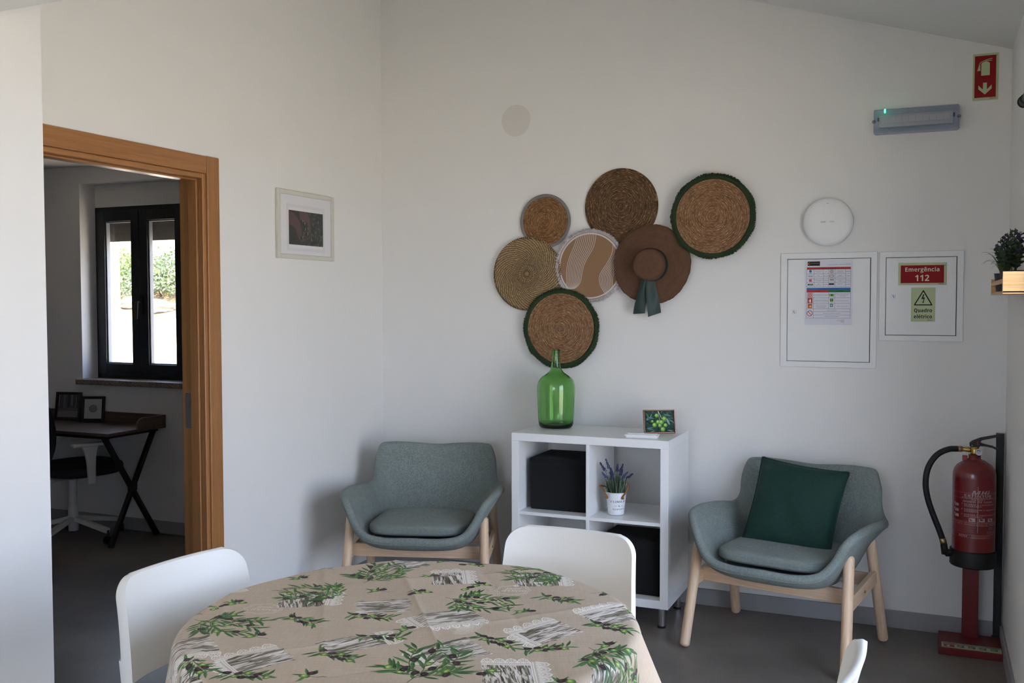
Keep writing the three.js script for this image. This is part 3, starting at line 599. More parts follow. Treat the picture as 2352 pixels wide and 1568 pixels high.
// straw hat hung crown forward
{
  const t = thing('straw_hat', 'brown wide-brimmed straw hat with a dark green ribbon hanging on the wall', 'hat', [1.5521, 1.6672, .034], 0);
  const hatT = dataTex(512, 512, (u, v, x, y) => { const n = fbm(u, v, 60, 60, 2), m = fbm(u, v, 7, 7, 3); const k = .45 + .5 * (n - .5) + .35 * (m - .5) + ((x + y) % 6 < 3 ? .06 : -.06); return mix([72, 48, 34], [122, 86, 62], Math.max(0, Math.min(1, k))); }, { rep: [6, 3] });
  const hm = std({ map: hatT, roughness: 0.92, side: THREE.DoubleSide });
  const wob = (a) => .002 * Math.sin(5 * a + 1) + .0008 * Math.sin(23 * a) + .0006 * Math.sin(61 * a);
  obj('brim', gridGeo(160, 14, (u, v) => { const a = u * Math.PI * 2, r = .07 + (.1915 - .07 + wob(a)) * v; return V(Math.cos(a) * r, Math.sin(a) * r, .022 - .014 * v * v + .006 * Math.sin(2 * a + .6) * v * v); }), hm, t);
  obj('brim_edge', new THREE.TubeGeometry(new THREE.CatmullRomCurve3(Array.from({ length: 120 }, (_, i) => { const a = i / 120 * Math.PI * 2, r = .1915 + wob(a); return V(Math.cos(a) * r, Math.sin(a) * r, .008 + .006 * Math.sin(2 * a + .6)); }), true), 240, .0028, 6, true), hm, t);
  const cx = .004, cy = -.004;
  obj('crown', lathe([[.080, .018], [.079, .05], [.0765, .085], [.073, .098], [.066, .104], [.045, .1065], [.0001, .107]], 72).rotateX(Math.PI / 2).translate(cx, cy, 0), hm, t);
  const rib = std({ color: 0x1d3430, roughness: 0.55, side: THREE.DoubleSide });
  const band = obj('hat_band', lathe([[.082, .020], [.0822, .034], [.0812, .056], [.0802, .0565], [.081, .03], [.082, .020]], 72).rotateX(Math.PI / 2).translate(cx, cy, 0), rib, t);
  const tail = (x0, x1, y1a, y1b, ph) => gridGeo(10, 16, (u, v) => { const e = v * v * (3 - 2 * v) * .6 + v * .4; const xa = x0 + (x1 - x0) * e - .022 * (1 - e) * .6, xb = x0 + .030 + (x1 + .062 - x0 - .030) * e; const y = -.078 + ((y1a * (1 - u) + y1b * u) + .078) * v; return V(xa + (xb - xa) * u, y, .050 - .018 * v + .010 * Math.sin(u * 3.1 + ph) + .006 * Math.sin(v * 4 + u * 3)); });
  obj('ribbon_tail', tail(-.030, -.088, -.244, -.240, 0), rib, t); obj('ribbon_tail', tail(-.005, -.010, -.258, -.236, 1.2), rib, t);
  obj('ribbon_knot', bx(.028, .022, .014, -.018, -.082, .048, .006), rib, t);
}
// round mark left on the paint, a stain with a shape of its own
{
  const mk = obj('paint_patch', gridGeo(48, 10, (u, v) => { const a = u * 6.2832, r = .082 * v; return V(Math.cos(a) * r * (1 + .03 * Math.sin(3 * a)), Math.sin(a) * r, .0004 * (1 - v * v)); }), std({ color: 0xd9d6d0, roughness: 0.95 }));
  mk.position.set(0.8111, 2.4287, .00015); tag(mk, 'faint grey round paint patch high on the back wall', 'mark');
}
// ------------------------------------------------------------------ wireless access point
{
  const t = thing('access_point', 'white round wireless access point disc on the wall above the panels', 'router', [2.375, 1.8473, 0]);
  obj('housing', lathe([[.0001, .046], [.070, .0455], [.0785, .045], [.0795, .0442], [.081, .045], [.096, .042], [.106, .036], [.110, .029], [.109, .023], [.098, .016], [.080, .013], [.080, 0], [.0001, 0]], 80).rotateX(Math.PI / 2), plain(0xe6e6e4, .45), t);
  obj('brand_print', new THREE.PlaneGeometry(.066, .010).translate(0, 0, .0464), phys({ map: canvasTex(512, 80, (c, w, h) => { c.fillStyle = '#e2e2e0'; c.fillRect(0, 0, w, h); c.fillStyle = '#777'; c.font = 'bold 60px sans-serif'; c.textBaseline = 'middle'; c.textAlign = 'left'; c.fillText('Ruijie', 30, 42); c.fillStyle = '#a2a2a2'; c.font = '56px sans-serif'; c.textAlign = 'right'; c.fillText('Reyee', w - 30, 42); }), roughness: .5 }), t);
  obj('status_light', bx(.008, .002, .001, 0, .083, .0448, .0003), plain(0x9a9a9a, .5), t);
}

// ------------------------------------------------------------------ framed hand photograph on the left wall
{
  const y0 = 1.6922, y1 = 2.0161, z0 = 0.9639, z1 = 0.5005, cy = (y0 + y1) / 2, cz = (z0 + z1) / 2, w = z0 - z1, h = y1 - y0;
  const t = thing('wall_picture', 'cream framed photo of hands holding olives on the left wall beside the doorway', 'picture', [0, cy, cz], Math.PI / 2);
  const cream = phys({ color: 0xcfccc0, roughness: 0.5 });
  obj('frame', frameGeo(w, h, .021, .018, .003).map((g) => g.translate(0, 0, .001)), cream, t);
  obj('mat_board', bx(w - .04, h - .04, .004, 0, 0, .007, 0), phys({ color: 0xdcdadb, roughness: 0.8 }), t);
  const ph = canvasTex(640, 380, (c, W0, H0) => {
    c.fillStyle = '#33352f'; c.fillRect(0, 0, W0, H0);
    for (let i = 0; i < 260; i++) { c.fillStyle = ['#2a2c28', '#3c3f38', '#4a4f46', '#262824', '#40403a'][Math.floor(rr(0, 5))]; c.beginPath(); c.ellipse(rr(200, W0), rr(0, H0), rr(6, 22), rr(6, 18), rr(0, 3), 0, 7); c.fill(); }
    for (let i = 0; i < 40; i++) { c.fillStyle = ['#5d6459', '#6b7166', '#525a50'][i % 3]; c.beginPath(); c.ellipse(rr(300, W0), rr(60, H0), rr(4, 9), rr(8, 16), rr(-.5, .5), 0, 7); c.fill(); }
    c.fillStyle = '#5a4341'; c.beginPath(); c.moveTo(0, 10); c.quadraticCurveTo(110, 20, 190, 110); c.quadraticCurveTo(250, 200, 230, 290); c.quadraticCurveTo(300, 310, 330, 300); c.quadraticCurveTo(280, 350, 240, 345); c.quadraticCurveTo(170, 330, 130, 210); c.quadraticCurveTo(70, 160, 0, 160); c.fill();
    c.fillStyle = '#5e4645'; c.beginPath(); c.moveTo(190, 0); c.lineTo(320, 0); c.quadraticCurveTo(400, 70, 405, 190); c.quadraticCurveTo(400, 230, 385, 240); c.quadraticCurveTo(370, 150, 330, 110); c.quadraticCurveTo(240, 110, 215, 130); c.fill();
    for (const [x, y] of [[350, 190], [345, 250], [250, 290], [255, 110], [300, 200], [290, 130]]) { c.fillStyle = '#6f7569'; c.beginPath(); c.ellipse(x, y, 13, 17, .3, 0, 7); c.fill(); c.fillStyle = '#2b2d2a'; c.beginPath(); c.ellipse(x - 22, y + 8, 20, 24, 0, 0, 7); c.fill(); }
    c.fillStyle = '#604845'; c.fillRect(262, 225, 26, 60);
  });
  // position of the print within the frame (the print sits a little low)
  obj('photo', new THREE.PlaneGeometry(.283, .163).translate(0.002, -.012, .0096), phys({ map: ph, roughness: 0.35 }), t);
  obj('mount_window', frameGeo(.312, .222, .0145, .0012, 0).map((g) => g.translate(0.002, -.012, .0088)), phys({ color: 0xd4d2d4, roughness: 0.8 }), t);
}
// ------------------------------------------------------------------ two technical panels
function panel(label, fx0, fx1, fy0, fy1, dx0, dx1, dy0, dy1, ky) {
  const cx = (fx0 + fx1) / 2, cy = (fy0 + fy1) / 2, w = fx1 - fx0, h = fy1 - fy0;
  const t = thing('wall_panel', label, 'cabinet', [cx, cy, 0]);
  const m = phys({ color: 0xe4e4e2, roughness: 0.45 });
  const b = [(dx0 - fx0), (fx1 - dx1), (dy0 - fy0), (fy1 - dy1)];
  const bar4 = [box2(-w / 2, -w / 2 + b[0] - .0015, -h / 2, h / 2, 0, .009, .002), box2(w / 2 - b[1] + .0015, w / 2, -h / 2, h / 2, 0, .009, .002), box2(-w / 2 + .002, w / 2 - .002, -h / 2, -h / 2 + b[2] - .0015, 0, .0089, .002), box2(-w / 2 + .002, w / 2 - .002, h / 2 - b[3] + .0015, h / 2, 0, .0089, .002)];
  obj('panel_frame', bar4, m, t);
  obj('recess', box2(-w / 2 + .01, w / 2 - .01, -h / 2 + .01, h / 2 - .01, 0, .002), phys({ color: 0x3c3c3e, roughness: .9 }), t);
  const d = obj('door', box2(dx0 - cx + .0006, dx1 - cx - .0016, dy0 - cy + .0006, dy1 - cy - .0006, .002, .0085, .0015), m, t);
  const lock = obj('lock', [bx(.018, .020, .002, 0, 0, .0095, .0008), lathe([[.0001, 0], [.0085, 0], [.0085, .004], [.007, .0055], [.0001, .0055]], 28).rotateX(Math.PI / 2).translate(0, 0, .010)], phys({ color: 0xcfd3d8, roughness: .3, metalness: .3 }), d);
  obj('lock_slot', bx(.0035, .012, .0006, 0, 0, .0157, .0001).rotateZ(.3), phys({ color: 0x777b80, roughness: .5 }), d);
  for (const q of d.children) q.position.set(dx0 - cx + .032, ky - cy, 0);
  return t;
}
panel('larger white wall panel door carrying the printed emergency list', 2.1647, 2.5887, 1.1786, 1.7086, 2.1955, 2.5603, 1.2066, 1.6797, 1.4345);
panel('smaller white wall panel door carrying the red emergency sign', 2.5983, 2.9443, 1.3059, 1.7064, 2.6265, 2.9163, 1.3323, 1.6791, 1.5045);
// printed A4 list
{
  const tx = canvasTex(840, 1188, (c, w, h) => {
    c.fillStyle = '#d6d6de'; c.fillRect(0, 0, w, h);
    const T = (s, x, y, px, col = '#333', al = 'center', wt = '') => { c.fillStyle = col; c.font = `${wt} ${px}px sans-serif`; c.textAlign = al; c.textBaseline = 'middle'; c.fillText(s, x, y); };
    c.fillStyle = '#15160f'; c.fillRect(45, 22, 218, 80); c.strokeStyle = '#c89a2e'; c.lineWidth = 9; c.beginPath(); c.arc(76, 62, 18, .9, 5.2); c.stroke(); T('OLEA SERVIÇOS', 174, 58, 22, '#b7b48c');
    T('Data: 01-08', 800, 66, 15, '#444', 'right'); T('Contactos de emergência e medidas de autoproteção', 800, 84, 17, '#444', 'right');
    c.fillStyle = '#b32a25'; c.fillRect(32, 128, 774, 40); T('CONTACTOS DE EMERGÊNCIA', 420, 148, 22, '#5c1210', 'center', 'bold');
    c.strokeStyle = '#2a2a30'; c.lineWidth = 3;
    const xs = [32, 158, 325, 420, 530, 710, 806], ys = [168, 250, 332, 406, 486];
    for (const x of xs) { c.beginPath(); c.moveTo(x, 168); c.lineTo(x, 486); c.stroke(); }
    for (const y of ys) { c.beginPath(); c.moveTo(32, y); c.lineTo(806, y); c.stroke(); }
    const L = [['Número Nacional', 'de Socorro', '112'], ['CIAV', 'Centro Antivenenos', '800 250 250'], ['Bombeiros Voluntários', 'do concelho', '278 201 100'], ['GNR', 'Posto Territorial', '278 203 530']], Rr = [['Proteção Civil', 'Serviço Municipal', '278 200 340'], ['Hospital', 'Unidade de saúde', '278 428 200'], ['Câmara Municipal', 'Obras', '278 200 340'], ['Responsável', '', '912 000 112']];
    L.forEach((r, i) => { const y = (ys[i] + ys[i + 1]) / 2; T(r[0], 241, y - 11, 16); T(r[1], 241, y + 9, 16); T(r[2], 372, y, 15, '#222', 'center', 'bold'); });
    Rr.forEach((r, i) => { const y = (ys[i] + ys[i + 1]) / 2; T(r[0], 620, y - 9, 16); T(r[1], 620, y + 11, 16); T(r[2], 758, y, 15, '#222', 'center', 'bold'); });
    c.fillStyle = '#2a5f96'; for (let k = 0; k < 3; k++) { c.save(); c.translate(95, 200); c.rotate(k * Math.PI / 3); c.fillRect(-8, -26, 16, 52); c.restore(); } T('INEM', 95, 238, 16, '#2a3a5a', 'center', 'bold');
    T('CIAV', 95, 292, 40, '#2d62a0', 'center', 'bold'); c.fillStyle = '#b8302c'; c.fillRect(72, 346, 46, 14); c.fillRect(72, 366, 46, 24); c.fillRect(72, 346, 8, 50); c.fillRect(110, 346, 8, 50); c.fillStyle = '#16261c'; c.fillRect(48, 434, 94, 26); T('GNR', 100, 447, 26, '#8fb07a', 'center', 'bold');
    c.strokeStyle = '#9a9694'; c.lineWidth = 12; c.beginPath(); c.arc(473, 209, 28, 0, 7); c.stroke(); c.fillStyle = '#b9a9a2'; c.beginPath(); c.arc(473, 209, 18, 0, 7); c.fill();
    c.lineWidth = 9; c.strokeStyle = '#b4403a'; c.beginPath(); c.arc(455, 292, 20, .8, 5.5); c.stroke(); c.strokeStyle = '#4b5a7a'; c.beginPath(); c.arc(485, 292, 20, -2.2, 2.2); c.stroke(); c.fillStyle = '#8a8f7c'; c.fillRect(440, 346, 70, 28); c.fillStyle = '#2c3028'; c.fillRect(424, 424, 92, 30);
    c.fillStyle = '#2d6db0'; c.fillRect(30, 506, 776, 42); T('PROCEDIMENTOS DE EMERGÊNCIA', 418, 527, 22, '#173c66', 'center', 'bold'); c.fillStyle = '#b8342e'; c.fillRect(30, 548, 390, 40); T('INCÊNDIO', 225, 568, 20, '#6d1613', 'center', 'bold'); c.fillStyle = '#2c6e40'; c.fillRect(420, 548, 386, 40); T('EVACUAÇÃO', 612, 568, 20, '#123a1e', 'center', 'bold');
    const y2 = [588, 690, 790, 890]; c.strokeStyle = '#2a2a30'; c.lineWidth = 3;
    for (const y of y2) { c.beginPath(); c.moveTo(28, y); c.lineTo(804, y); c.stroke(); } for (const x of [28, 156, 418, 530, 804]) { c.beginPath(); c.moveTo(x, 588); c.lineTo(x, 890); c.stroke(); }
    c.fillStyle = '#b23028'; c.fillRect(50, 598, 84, 84); c.fillStyle = '#e6dcd8'; c.fillRect(60, 608, 64, 64); c.strokeStyle = '#b23028'; c.lineWidth = 13; c.beginPath(); c.arc(92, 640, 20, 0, 7); c.stroke();
    c.fillStyle = '#b23028'; c.fillRect(48, 694, 88, 92); c.fillStyle = '#e6dcd8'; c.fillRect(84, 718, 26, 58); c.fillRect(70, 728, 8, 40); c.fillStyle = '#c6552e'; c.fillRect(52, 800, 80, 80); c.fillStyle = '#e0c480'; c.beginPath(); c.moveTo(66, 852); c.lineTo(118, 826); c.lineTo(118, 866); c.fill();
    c.fillStyle = '#3b7a34'; c.fillRect(432, 618, 86, 44); c.fillStyle = '#cfdc9a'; c.fillRect(444, 628, 14, 24); c.fillRect(500, 628, 12, 24); c.fillStyle = '#3d7c3a'; c.fillRect(446, 704, 58, 54); c.fillStyle = '#c6c25a'; c.fillRect(452, 762, 48, 12); c.fillRect(470, 712, 10, 30); c.fillStyle = '#2b766a'; c.fillRect(448, 800, 52, 56); c.fillStyle = '#cfe0dc'; c.fillRect(470, 808, 8, 40); c.fillRect(456, 824, 36, 8);
    const para = (s, x, y, px = 15) => s.forEach((q, i) => T(q, x, y + (i - (s.length - 1) / 2) * 20, px, '#2c2c30'));
    para(['Acione o botão de alarme mais próximo', 'e avise de imediato os responsáveis'], 287, 636); para(['Combata o fogo com os extintores', 'disponíveis sem correr riscos pessoais'], 287, 740); para(['Ao ouvir o sinal de alarme', 'desligue os aparelhos e siga', 'as instruções da equipa'], 287, 842);
    para(['Abandone o edifício pela saída indicada', 'sem correr e sem voltar atrás', 'feche as portas'], 667, 636); para(['Siga a sinalização de emergência'], 667, 742); para(['Dirija-se ao ponto de encontro'], 667, 844);
    c.strokeStyle = '#2a2a30'; c.lineWidth = 3; c.strokeRect(24, 890, 780, 174); for (const y of [944, 1004]) { c.beginPath(); c.moveTo(156, y); c.lineTo(804, y); c.stroke(); } c.beginPath(); c.moveTo(156, 890); c.lineTo(156, 1064); c.stroke();
    T('Não use os elevadores', 480, 918, 17); T('Não obstrua as saídas nem os extintores', 480, 974, 17); T('Não fume no interior do edifício', 480, 1034, 17);
    c.strokeStyle = '#b23a34'; c.lineWidth = 10; c.beginPath(); c.arc(90, 976, 48, 0, 7); c.moveTo(56, 942); c.lineTo(124, 1010); c.stroke();
    ['Em caso de dúvida', 'contacte o responsável', 'de segurança', 'do edifício'].forEach((q, i) => T(q, 700, 1092 + i * 14, 13, '#555', 'right'));
  });
  const t = obj('printed_notice', gridGeo(6, 24, (u, v) => V(-.1048 + .2096 * u, .1493 - .2986 * v, .0012 + .0022 * Math.pow(Math.abs(v - .5) * 2, 4) + .001 * (1 - u) * v)), phys({ map: tx, roughness: 0.75, side: THREE.DoubleSide }));
  const uv = t.geometry.attributes.uv; for (let i = 0; i < uv.count; i++) uv.setY(i, 1 - uv.getY(i));
  t.position.set(2.3795, 1.5245, .0090); tag(t, 'white sheet printed with red, blue and green emergency tables', 'notice');
}
const glowBg = '#b9c49a';
const pictos = {
  ext(c, x, y, s, col) { // extinguisher pictogram, s = height
    c.fillStyle = col; c.strokeStyle = col;
    c.beginPath(); c.moveTo(x - .2 * s, y + .45 * s); c.lineTo(x - .2 * s, y - .2 * s); c.quadraticCurveTo(x - .17 * s, y - .28 * s, x - .02 * s, y - .31 * s); c.lineTo(x + .06 * s, y - .31 * s); c.quadraticCurveTo(x + .2 * s, y - .28 * s, x + .23 * s, y - .2 * s); c.lineTo(x + .23 * s, y + .45 * s); c.fill();
    c.lineWidth = .032 * s; c.beginPath(); c.moveTo(x - .28 * s, y - .2 * s); c.quadraticCurveTo(x - .25 * s, y - .3 * s, x - .05 * s, y - .36 * s); c.quadraticCurveTo(x + .1 * s, y - .43 * s, x + .36 * s, y - .46 * s); c.stroke();
    c.beginPath(); c.moveTo(x + .02 * s, y - .34 * s); c.lineTo(x + .34 * s, y - .36 * s); c.moveTo(x + .02 * s, y - .33 * s); c.lineTo(x + .02 * s, y - .30 * s); c.stroke();
    c.beginPath(); c.moveTo(x - .29 * s, y - .22 * s); c.lineTo(x - .26 * s, y - .22 * s); c.lineTo(x - .24 * s, y + .18 * s); c.lineTo(x - .40 * s, y + .18 * s); c.fill();
  },
};
function sign(label, w, h, x, y, z, tex) {
  const t = thing('safety_sign', label, 'sign', [x, y, z]);
  obj('sign_plate', bx(w, h, .0016, 0, 0, .0009, .0004), phys({ color: 0xb4bf98, roughness: .5 }), t);
  obj('sign_face', new THREE.PlaneGeometry(w - .0012, h - .0012).translate(0, 0, .00185), phys({ map: tex, roughness: 0.65, specularIntensity: 0.5 }), t);
  return t;
}
sign('red fire extinguisher sign with white arrow pointing down, high in the corner', .1005, .2005, 3.0172, 2.4515, 0, canvasTex(512, 1024, (c, w, h) => {
  c.fillStyle = glowBg; c.fillRect(0, 0, w, h); c.fillStyle = '#8d1016'; c.fillRect(34, 44, 430, 920);
  pictos.ext(c, 245, 300, 400, glowBg);
  c.fillStyle = glowBg; c.beginPath(); c.moveTo(205, 640); c.lineTo(285, 640); c.lineTo(285, 790); c.lineTo(380, 690); c.lineTo(380, 775); c.lineTo(245, 900); c.lineTo(112, 775); c.lineTo(112, 690); c.lineTo(205, 790); c.fill();
  c.fillStyle = '#8d1016'; c.font = 'bold 30px sans-serif'; c.textAlign = 'right'; c.fillText('SINALUX', 464, 996); c.fillStyle = '#333'; c.beginPath(); c.arc(486, 52, 7, 0, 7); c.fill();
}));
sign('red sign reading Emergência 112 on the smaller panel door', .1995, .0995, 2.7768, 1.6052, .0085, canvasTex(1024, 512, (c, w, h) => {
  c.fillStyle = glowBg; c.fillRect(0, 0, w, h); c.fillStyle = '#8f0f1a'; c.fillRect(52, 56, 915, 410);
  c.fillStyle = '#d6d2b4'; c.textAlign = 'center'; c.textBaseline = 'alphabetic'; c.font = 'bold 132px sans-serif'; c.fillText('Emergência', 508, 200, 750); c.font = 'bold 196px sans-serif'; c.fillText('112', 508, 420, 312);
  c.fillStyle = '#8f0f1a'; c.font = 'bold 28px sans-serif'; c.textAlign = 'right'; c.fillText('SINALUX', 966, 496); c.fillStyle = '#333'; c.beginPath(); c.arc(990, 62, 8, 0, 7); c.fill();
}));
sign('pale green sign reading Quadro elétrico with a black lightning triangle', .0995, .1515, 2.7818, 1.4688, .0085, canvasTex(672, 1024, (c, w, h) => {
  c.fillStyle = glowBg; c.fillRect(0, 0, w, h); c.strokeStyle = '#1d1b16'; c.lineWidth = 32; c.lineJoin = 'round'; c.beginPath(); c.moveTo(340, 90); c.lineTo(580, 520); c.lineTo(95, 520); c.closePath(); c.stroke();
  c.fillStyle = '#1d1b16'; c.beginPath(); c.moveTo(335, 200); c.lineTo(370, 205); c.lineTo(335, 300); c.lineTo(385, 290); c.lineTo(350, 425); c.lineTo(366, 425); c.lineTo(330, 476); c.lineTo(312, 420); c.lineTo(328, 424); c.lineTo(348, 335); c.lineTo(284, 350); c.closePath(); c.fill();
  c.textAlign = 'center'; c.font = 'bold 150px sans-serif'; c.fillText('Quadro', 336, 740, 520); c.fillText('elétrico', 336, 925, 520); c.font = 'bold 34px sans-serif'; c.textAlign = 'right'; c.fillText('SINALUX', 600, 992);
}));
// ------------------------------------------------------------------ emergency light fitting
{
  const t = thing('emergency_light', 'grey-white emergency light with a glowing green dot, upper right on the wall', 'light fitting', [2.741, 2.284, 0], 0);
  const w = .350, h = .108;
  obj('back_box', ext(rrect(w, h, .012), .030, .004), phys({ color: 0xb4b8c0, roughness: .45 }), t);
  const lens = phys({ color: 0xe2e6ee, roughness: 0.12, transmission: 1, thickness: 0, ior: 1.45 });
  const prof = [[-.053, .028], [-.0528, .048], [-.049, .060], [-.042, .070], [-.03, .0755], [0, .078], [.03, .0755], [.042, .070], [.049, .060], [.0528, .048], [.053, .028]];
  obj('lens_cover', ext(prof, w - .006, .003).applyMatrix4(new THREE.Matrix4().makeBasis(V(0, 1, 0), V(0, 0, 1), V(1, 0, 0))).translate(-(w - .006) / 2, 0, 0), lens, t);
  obj('reflector_tray', [bx(w - .05, .055, .003, 0, -.004, .066, .001)], phys({ color: 0xc6c3c0, roughness: .5 }), t);
  for (let k = 0; k < 10; k++) obj('led_segment', bx(.0274, .028, .002, -.126 + k * .028, .0, .0705, .0006), phys({ color: 0xd2cdc6, roughness: .6 }), t);
  for (const s of [-1, 1]) obj('end_screw', [new THREE.SphereGeometry(.008, 16, 12).scale(1, 1, .7).translate(s * (w / 2 - .002), 0, .045)], phys({ color: 0x7c8086, roughness: .4 }), t);
  for (const s of [-1, 1]) obj('clip_mark', bx(.008, .018, .001, s * (w / 2 - .022), .004, .0705, .0003), phys({ color: 0x50545c, roughness: .6 }), t);
  obj('status_led', bx(.006, .018, .004, -.126,   .040, .0705, .0015), std({ color: 0x30ffb0, emissive: 0x40ffb8, emissiveIntensity: 2.2 }), t);
  const pl = new THREE.PointLight(0x40ffb8, .0004, .5); pl.position.set(-.126, .044, .078); t.add(pl);
}
// ------------------------------------------------------------------ wall socket behind the shelf corner
{
  const t = thing('wall_socket', 'white wall socket low on the wall between shelf and right armchair', 'socket', [1.772, .352, 0]);
  const m = phys({ color: 0xd8d8d6, roughness: .4 });
  obj('cover_plate', ext(rrect(.078, .080, .006), .009, .002), m, t);
  obj('socket_well', [lathe([[.0001, .001], [.0185, .001], [.0195, .0105], [.0215, .0115], [.0222, .010], [.0222, .006], [.0001, .006]], 40).rotateX(Math.PI / 2)], m, t);
  for (const q of [1, -1]) obj('contact_hole', new THREE.CylinderGeometry(.0028, .0028, .0015, 16).rotateX(Math.PI / 2).translate(q * .0095, 0, .0068), blackPlastic, t);
  for (const q of [1, -1]) obj('earth_clip', bx(.006, .004, .0015, 0, q * .0175, .0105, .0004), steel, t);
}
// ------------------------------------------------------------------ fire extinguisher and its stand
const standRed = phys({ color: 0x66070d, roughness: 0.42 });
{
  const ex = 2.992, ez = .2095;
  const t = thing('fire_extinguisher', 'red fire extinguisher with black hose hanging on the red stand', 'fire extinguisher', [ex, .372, ez], 0);
  const R = .0835;
  obj('foot_ring', lathe([[.0001, .004], [.06, .004], [R + .004, .001], [R + .0075, .006], [R + .0075, .066], [R + .004, .070], [R - .001, .070], [.0001, .068]], 64), blackPlastic, t);
  const lab = canvasTex(1024, 1024, (c, w, h) => {
    c.fillStyle = '#6c060d'; c.fillRect(0, 0, w, h); c.strokeStyle = c.fillStyle = '#a89292';
    const T = (s, x, y, px, wt = 'bold', al = 'center') => { c.font = `${wt} ${px}px sans-serif`; c.textAlign = al; c.fillText(s, x, y); };
    const B = 300, E = 720; c.lineWidth = 3;
    c.strokeRect(B, 190, E - B, 620); for (const y of [268, 585, 640, 770]) { c.beginPath(); c.moveTo(B, y); c.lineTo(E, y); c.stroke(); }
    c.fillRect(524, 95, 4, 640); T('MHi', 545, 205, 74, 'italic bold'); T('EXTINTOR', 530, 242, 46); T('6 kg PÓ QUÍMICO ABC', 530, 264, 24); T('27A 183B C', 530, 290, 20); T('MODO DE USAR', 530, 320, 32);
    ['1  RETIRAR A CAVILHA DE', '    SEGURANÇA', '', '2  PRESSIONAR O MANÍPULO', '    SUPERIOR', '', '3  ATACAR O FOGO PELA BASE', '    DAS CHAMAS'].forEach((q, i) => T(q, 396, 356 + i * 24, 23, 'bold', 'left'));
    for (let k = 0; k < 3; k++) { const y = 340 + k * 74; c.beginPath(); c.moveTo(318, y); c.lineTo(334, y); c.lineTo(340, y + 30); c.lineTo(372, y + 26); c.lineTo(376, y + 52); c.lineTo(330, y + 50); c.fill(); c.beginPath(); c.ellipse(360, y + 22, 16, 12, .3, 0, 7); c.fill(); }
    for (let k = 0; k < 3; k++) { c.fillRect(460 + k * 74, 535, 48, 48); } c.fillStyle = '#6c060d'; for (const [x, y, r] of [[478, 566, 9], [556, 556, 11], [632, 562, 10]]) { c.beginPath(); c.arc(x, y, r, 0, 7); c.fill(); c.fillRect(x - 12, y - 22, 8, 16); } c.fillStyle = '#a89292';
    T('PRECAUÇÃO EM TENSÃO ELÉCTRICA INFERIOR', 515, 610, 19); T('A 1000 V, NUNCA A MENOS DE 1 METRO', 515, 632, 19); T('CE', 640, 690, 40, '');
    c.globalAlpha = .55; for (let k = 0; k < 7; k++) c.fillRect(316, 655 + k * 15, [170, 190, 150, 176, 160, 184, 120][k], 5); for (let k = 0; k < 6; k++) c.fillRect(600, 712 + k * 9, 100, 4); c.globalAlpha = 1;
    T('MHi', 410, 804, 40, 'italic bold'); c.globalAlpha = .6; for (let k = 0; k < 5; k++) c.fillRect(480, 776 + k * 9, [150, 170, 140, 120, 90][k], 4); c.globalAlpha = 1;
    c.fillStyle = '#948680'; c.fillRect(738, 190, 40, 330); c.fillStyle = '#6c060d'; for (let k = 0; k < 9; k++) c.fillRect(742, 210 + k * 34, 30, 12);
  });
  const body = lathe([[R, .068], [R, .375]], 72);
  // the printed side faces the room
  body.rotateY(Math.PI + 0.06);
  obj('cylinder', body, phys({ map: lab, roughness: .28, clearcoat: .5, clearcoatRoughness: .12, side: THREE.DoubleSide }), t);
  const dome = lathe([[R, .3745], [R - .0008, .392], [R - .005, .408], [R - .016, .424], [R - .034, .437], [.040, .444], [.030, .447], [.024, .452], [.0235, .468], [.0001, .468]], 64);
  obj('shoulder', dome, phys({ color: 0x6c060d, roughness: .28, clearcoat: .5, clearcoatRoughness: .12 }), t);
  obj('hose_clip', bx(.020, .022, .02, -.037, .452, .0, .003), redPaint, t);
  const valve = obj('valve_body', [rod([0, .468, 0], [0, .502, 0], .0165, .0155, false), rod([-.012, .487, 0], [-.050, .489, 0], .0105, .0095, false)], brass, t);
  obj('hose_ferrule', rod([-.048, .489, 0], [-.072, .489, .003], .0125, .0125, false), std({ color: 0xb9977e, roughness: .3, metalness: 1 }), valve);
  const gauge = obj('pressure_gauge', lathe([[.0001, 0], [.0135, 0], [.0142, .003], [.0135, .008], [.0125, .008], [.0122, .006], [.0001, .006]], 32).rotateX(Math.PI / 2).translate(.014, .482, .017), chrome, t);
  obj('gauge_dial', new THREE.CircleGeometry(.0118, 32).translate(.014, .482, .0236), phys({ map: canvasTex(128, 128, (c) => { c.fillStyle = '#b9bec2'; c.fillRect(0, 0, 128, 128); c.lineWidth = 16; c.strokeStyle = '#20242c'; c.beginPath(); c.arc(64, 64, 40, 3.6, 5.9); c.stroke(); c.lineWidth = 6; c.beginPath(); c.moveTo(64, 64); c.lineTo(66, 104); c.stroke(); }), roughness: .3 }), gauge);
  obj('lever_upper', [ext([[-.019, .502], [.018, .500], [.020, .520], [.026, .530], [.095, .549], [.094, .559], [.020, .541], [-.012, .526], [-.021, .516]], .018, .002).translate(0, 0, -.009)], blackPlastic, t);
  obj('lever_lower', ext([[.010, .505], [.040, .505], [.066, .500], [.082, .492], [.094, .480], [.097, .486], [.086, .499], [.068, .508], [.040, .514], [.020, .520]], .016, .002).translate(0, 0, -.008), blackPlastic, t);
  obj('safety_pin', [bx(.005, .018, .022, .010, .518, 0, .002).rotateZ(-.0)], phys({ color: 0xa01820, roughness: .35 }), t);
  obj('lever_rivet', new THREE.SphereGeometry(.0026, 10, 8).translate(-.011, .507, .0095), chrome, t);
  const hose = obj('hose', tube([[-.066, .489, .003], [-.10, .487, .016], [-.145, .463, .032], [-.178, .410, .042], [-.188, .345, .046], [-.178, .275, .046], [-.155, .205, .044], [-.130, .140, .042], [-.116, .098, .040]], .0125, 90, 14), blackPlastic, t);
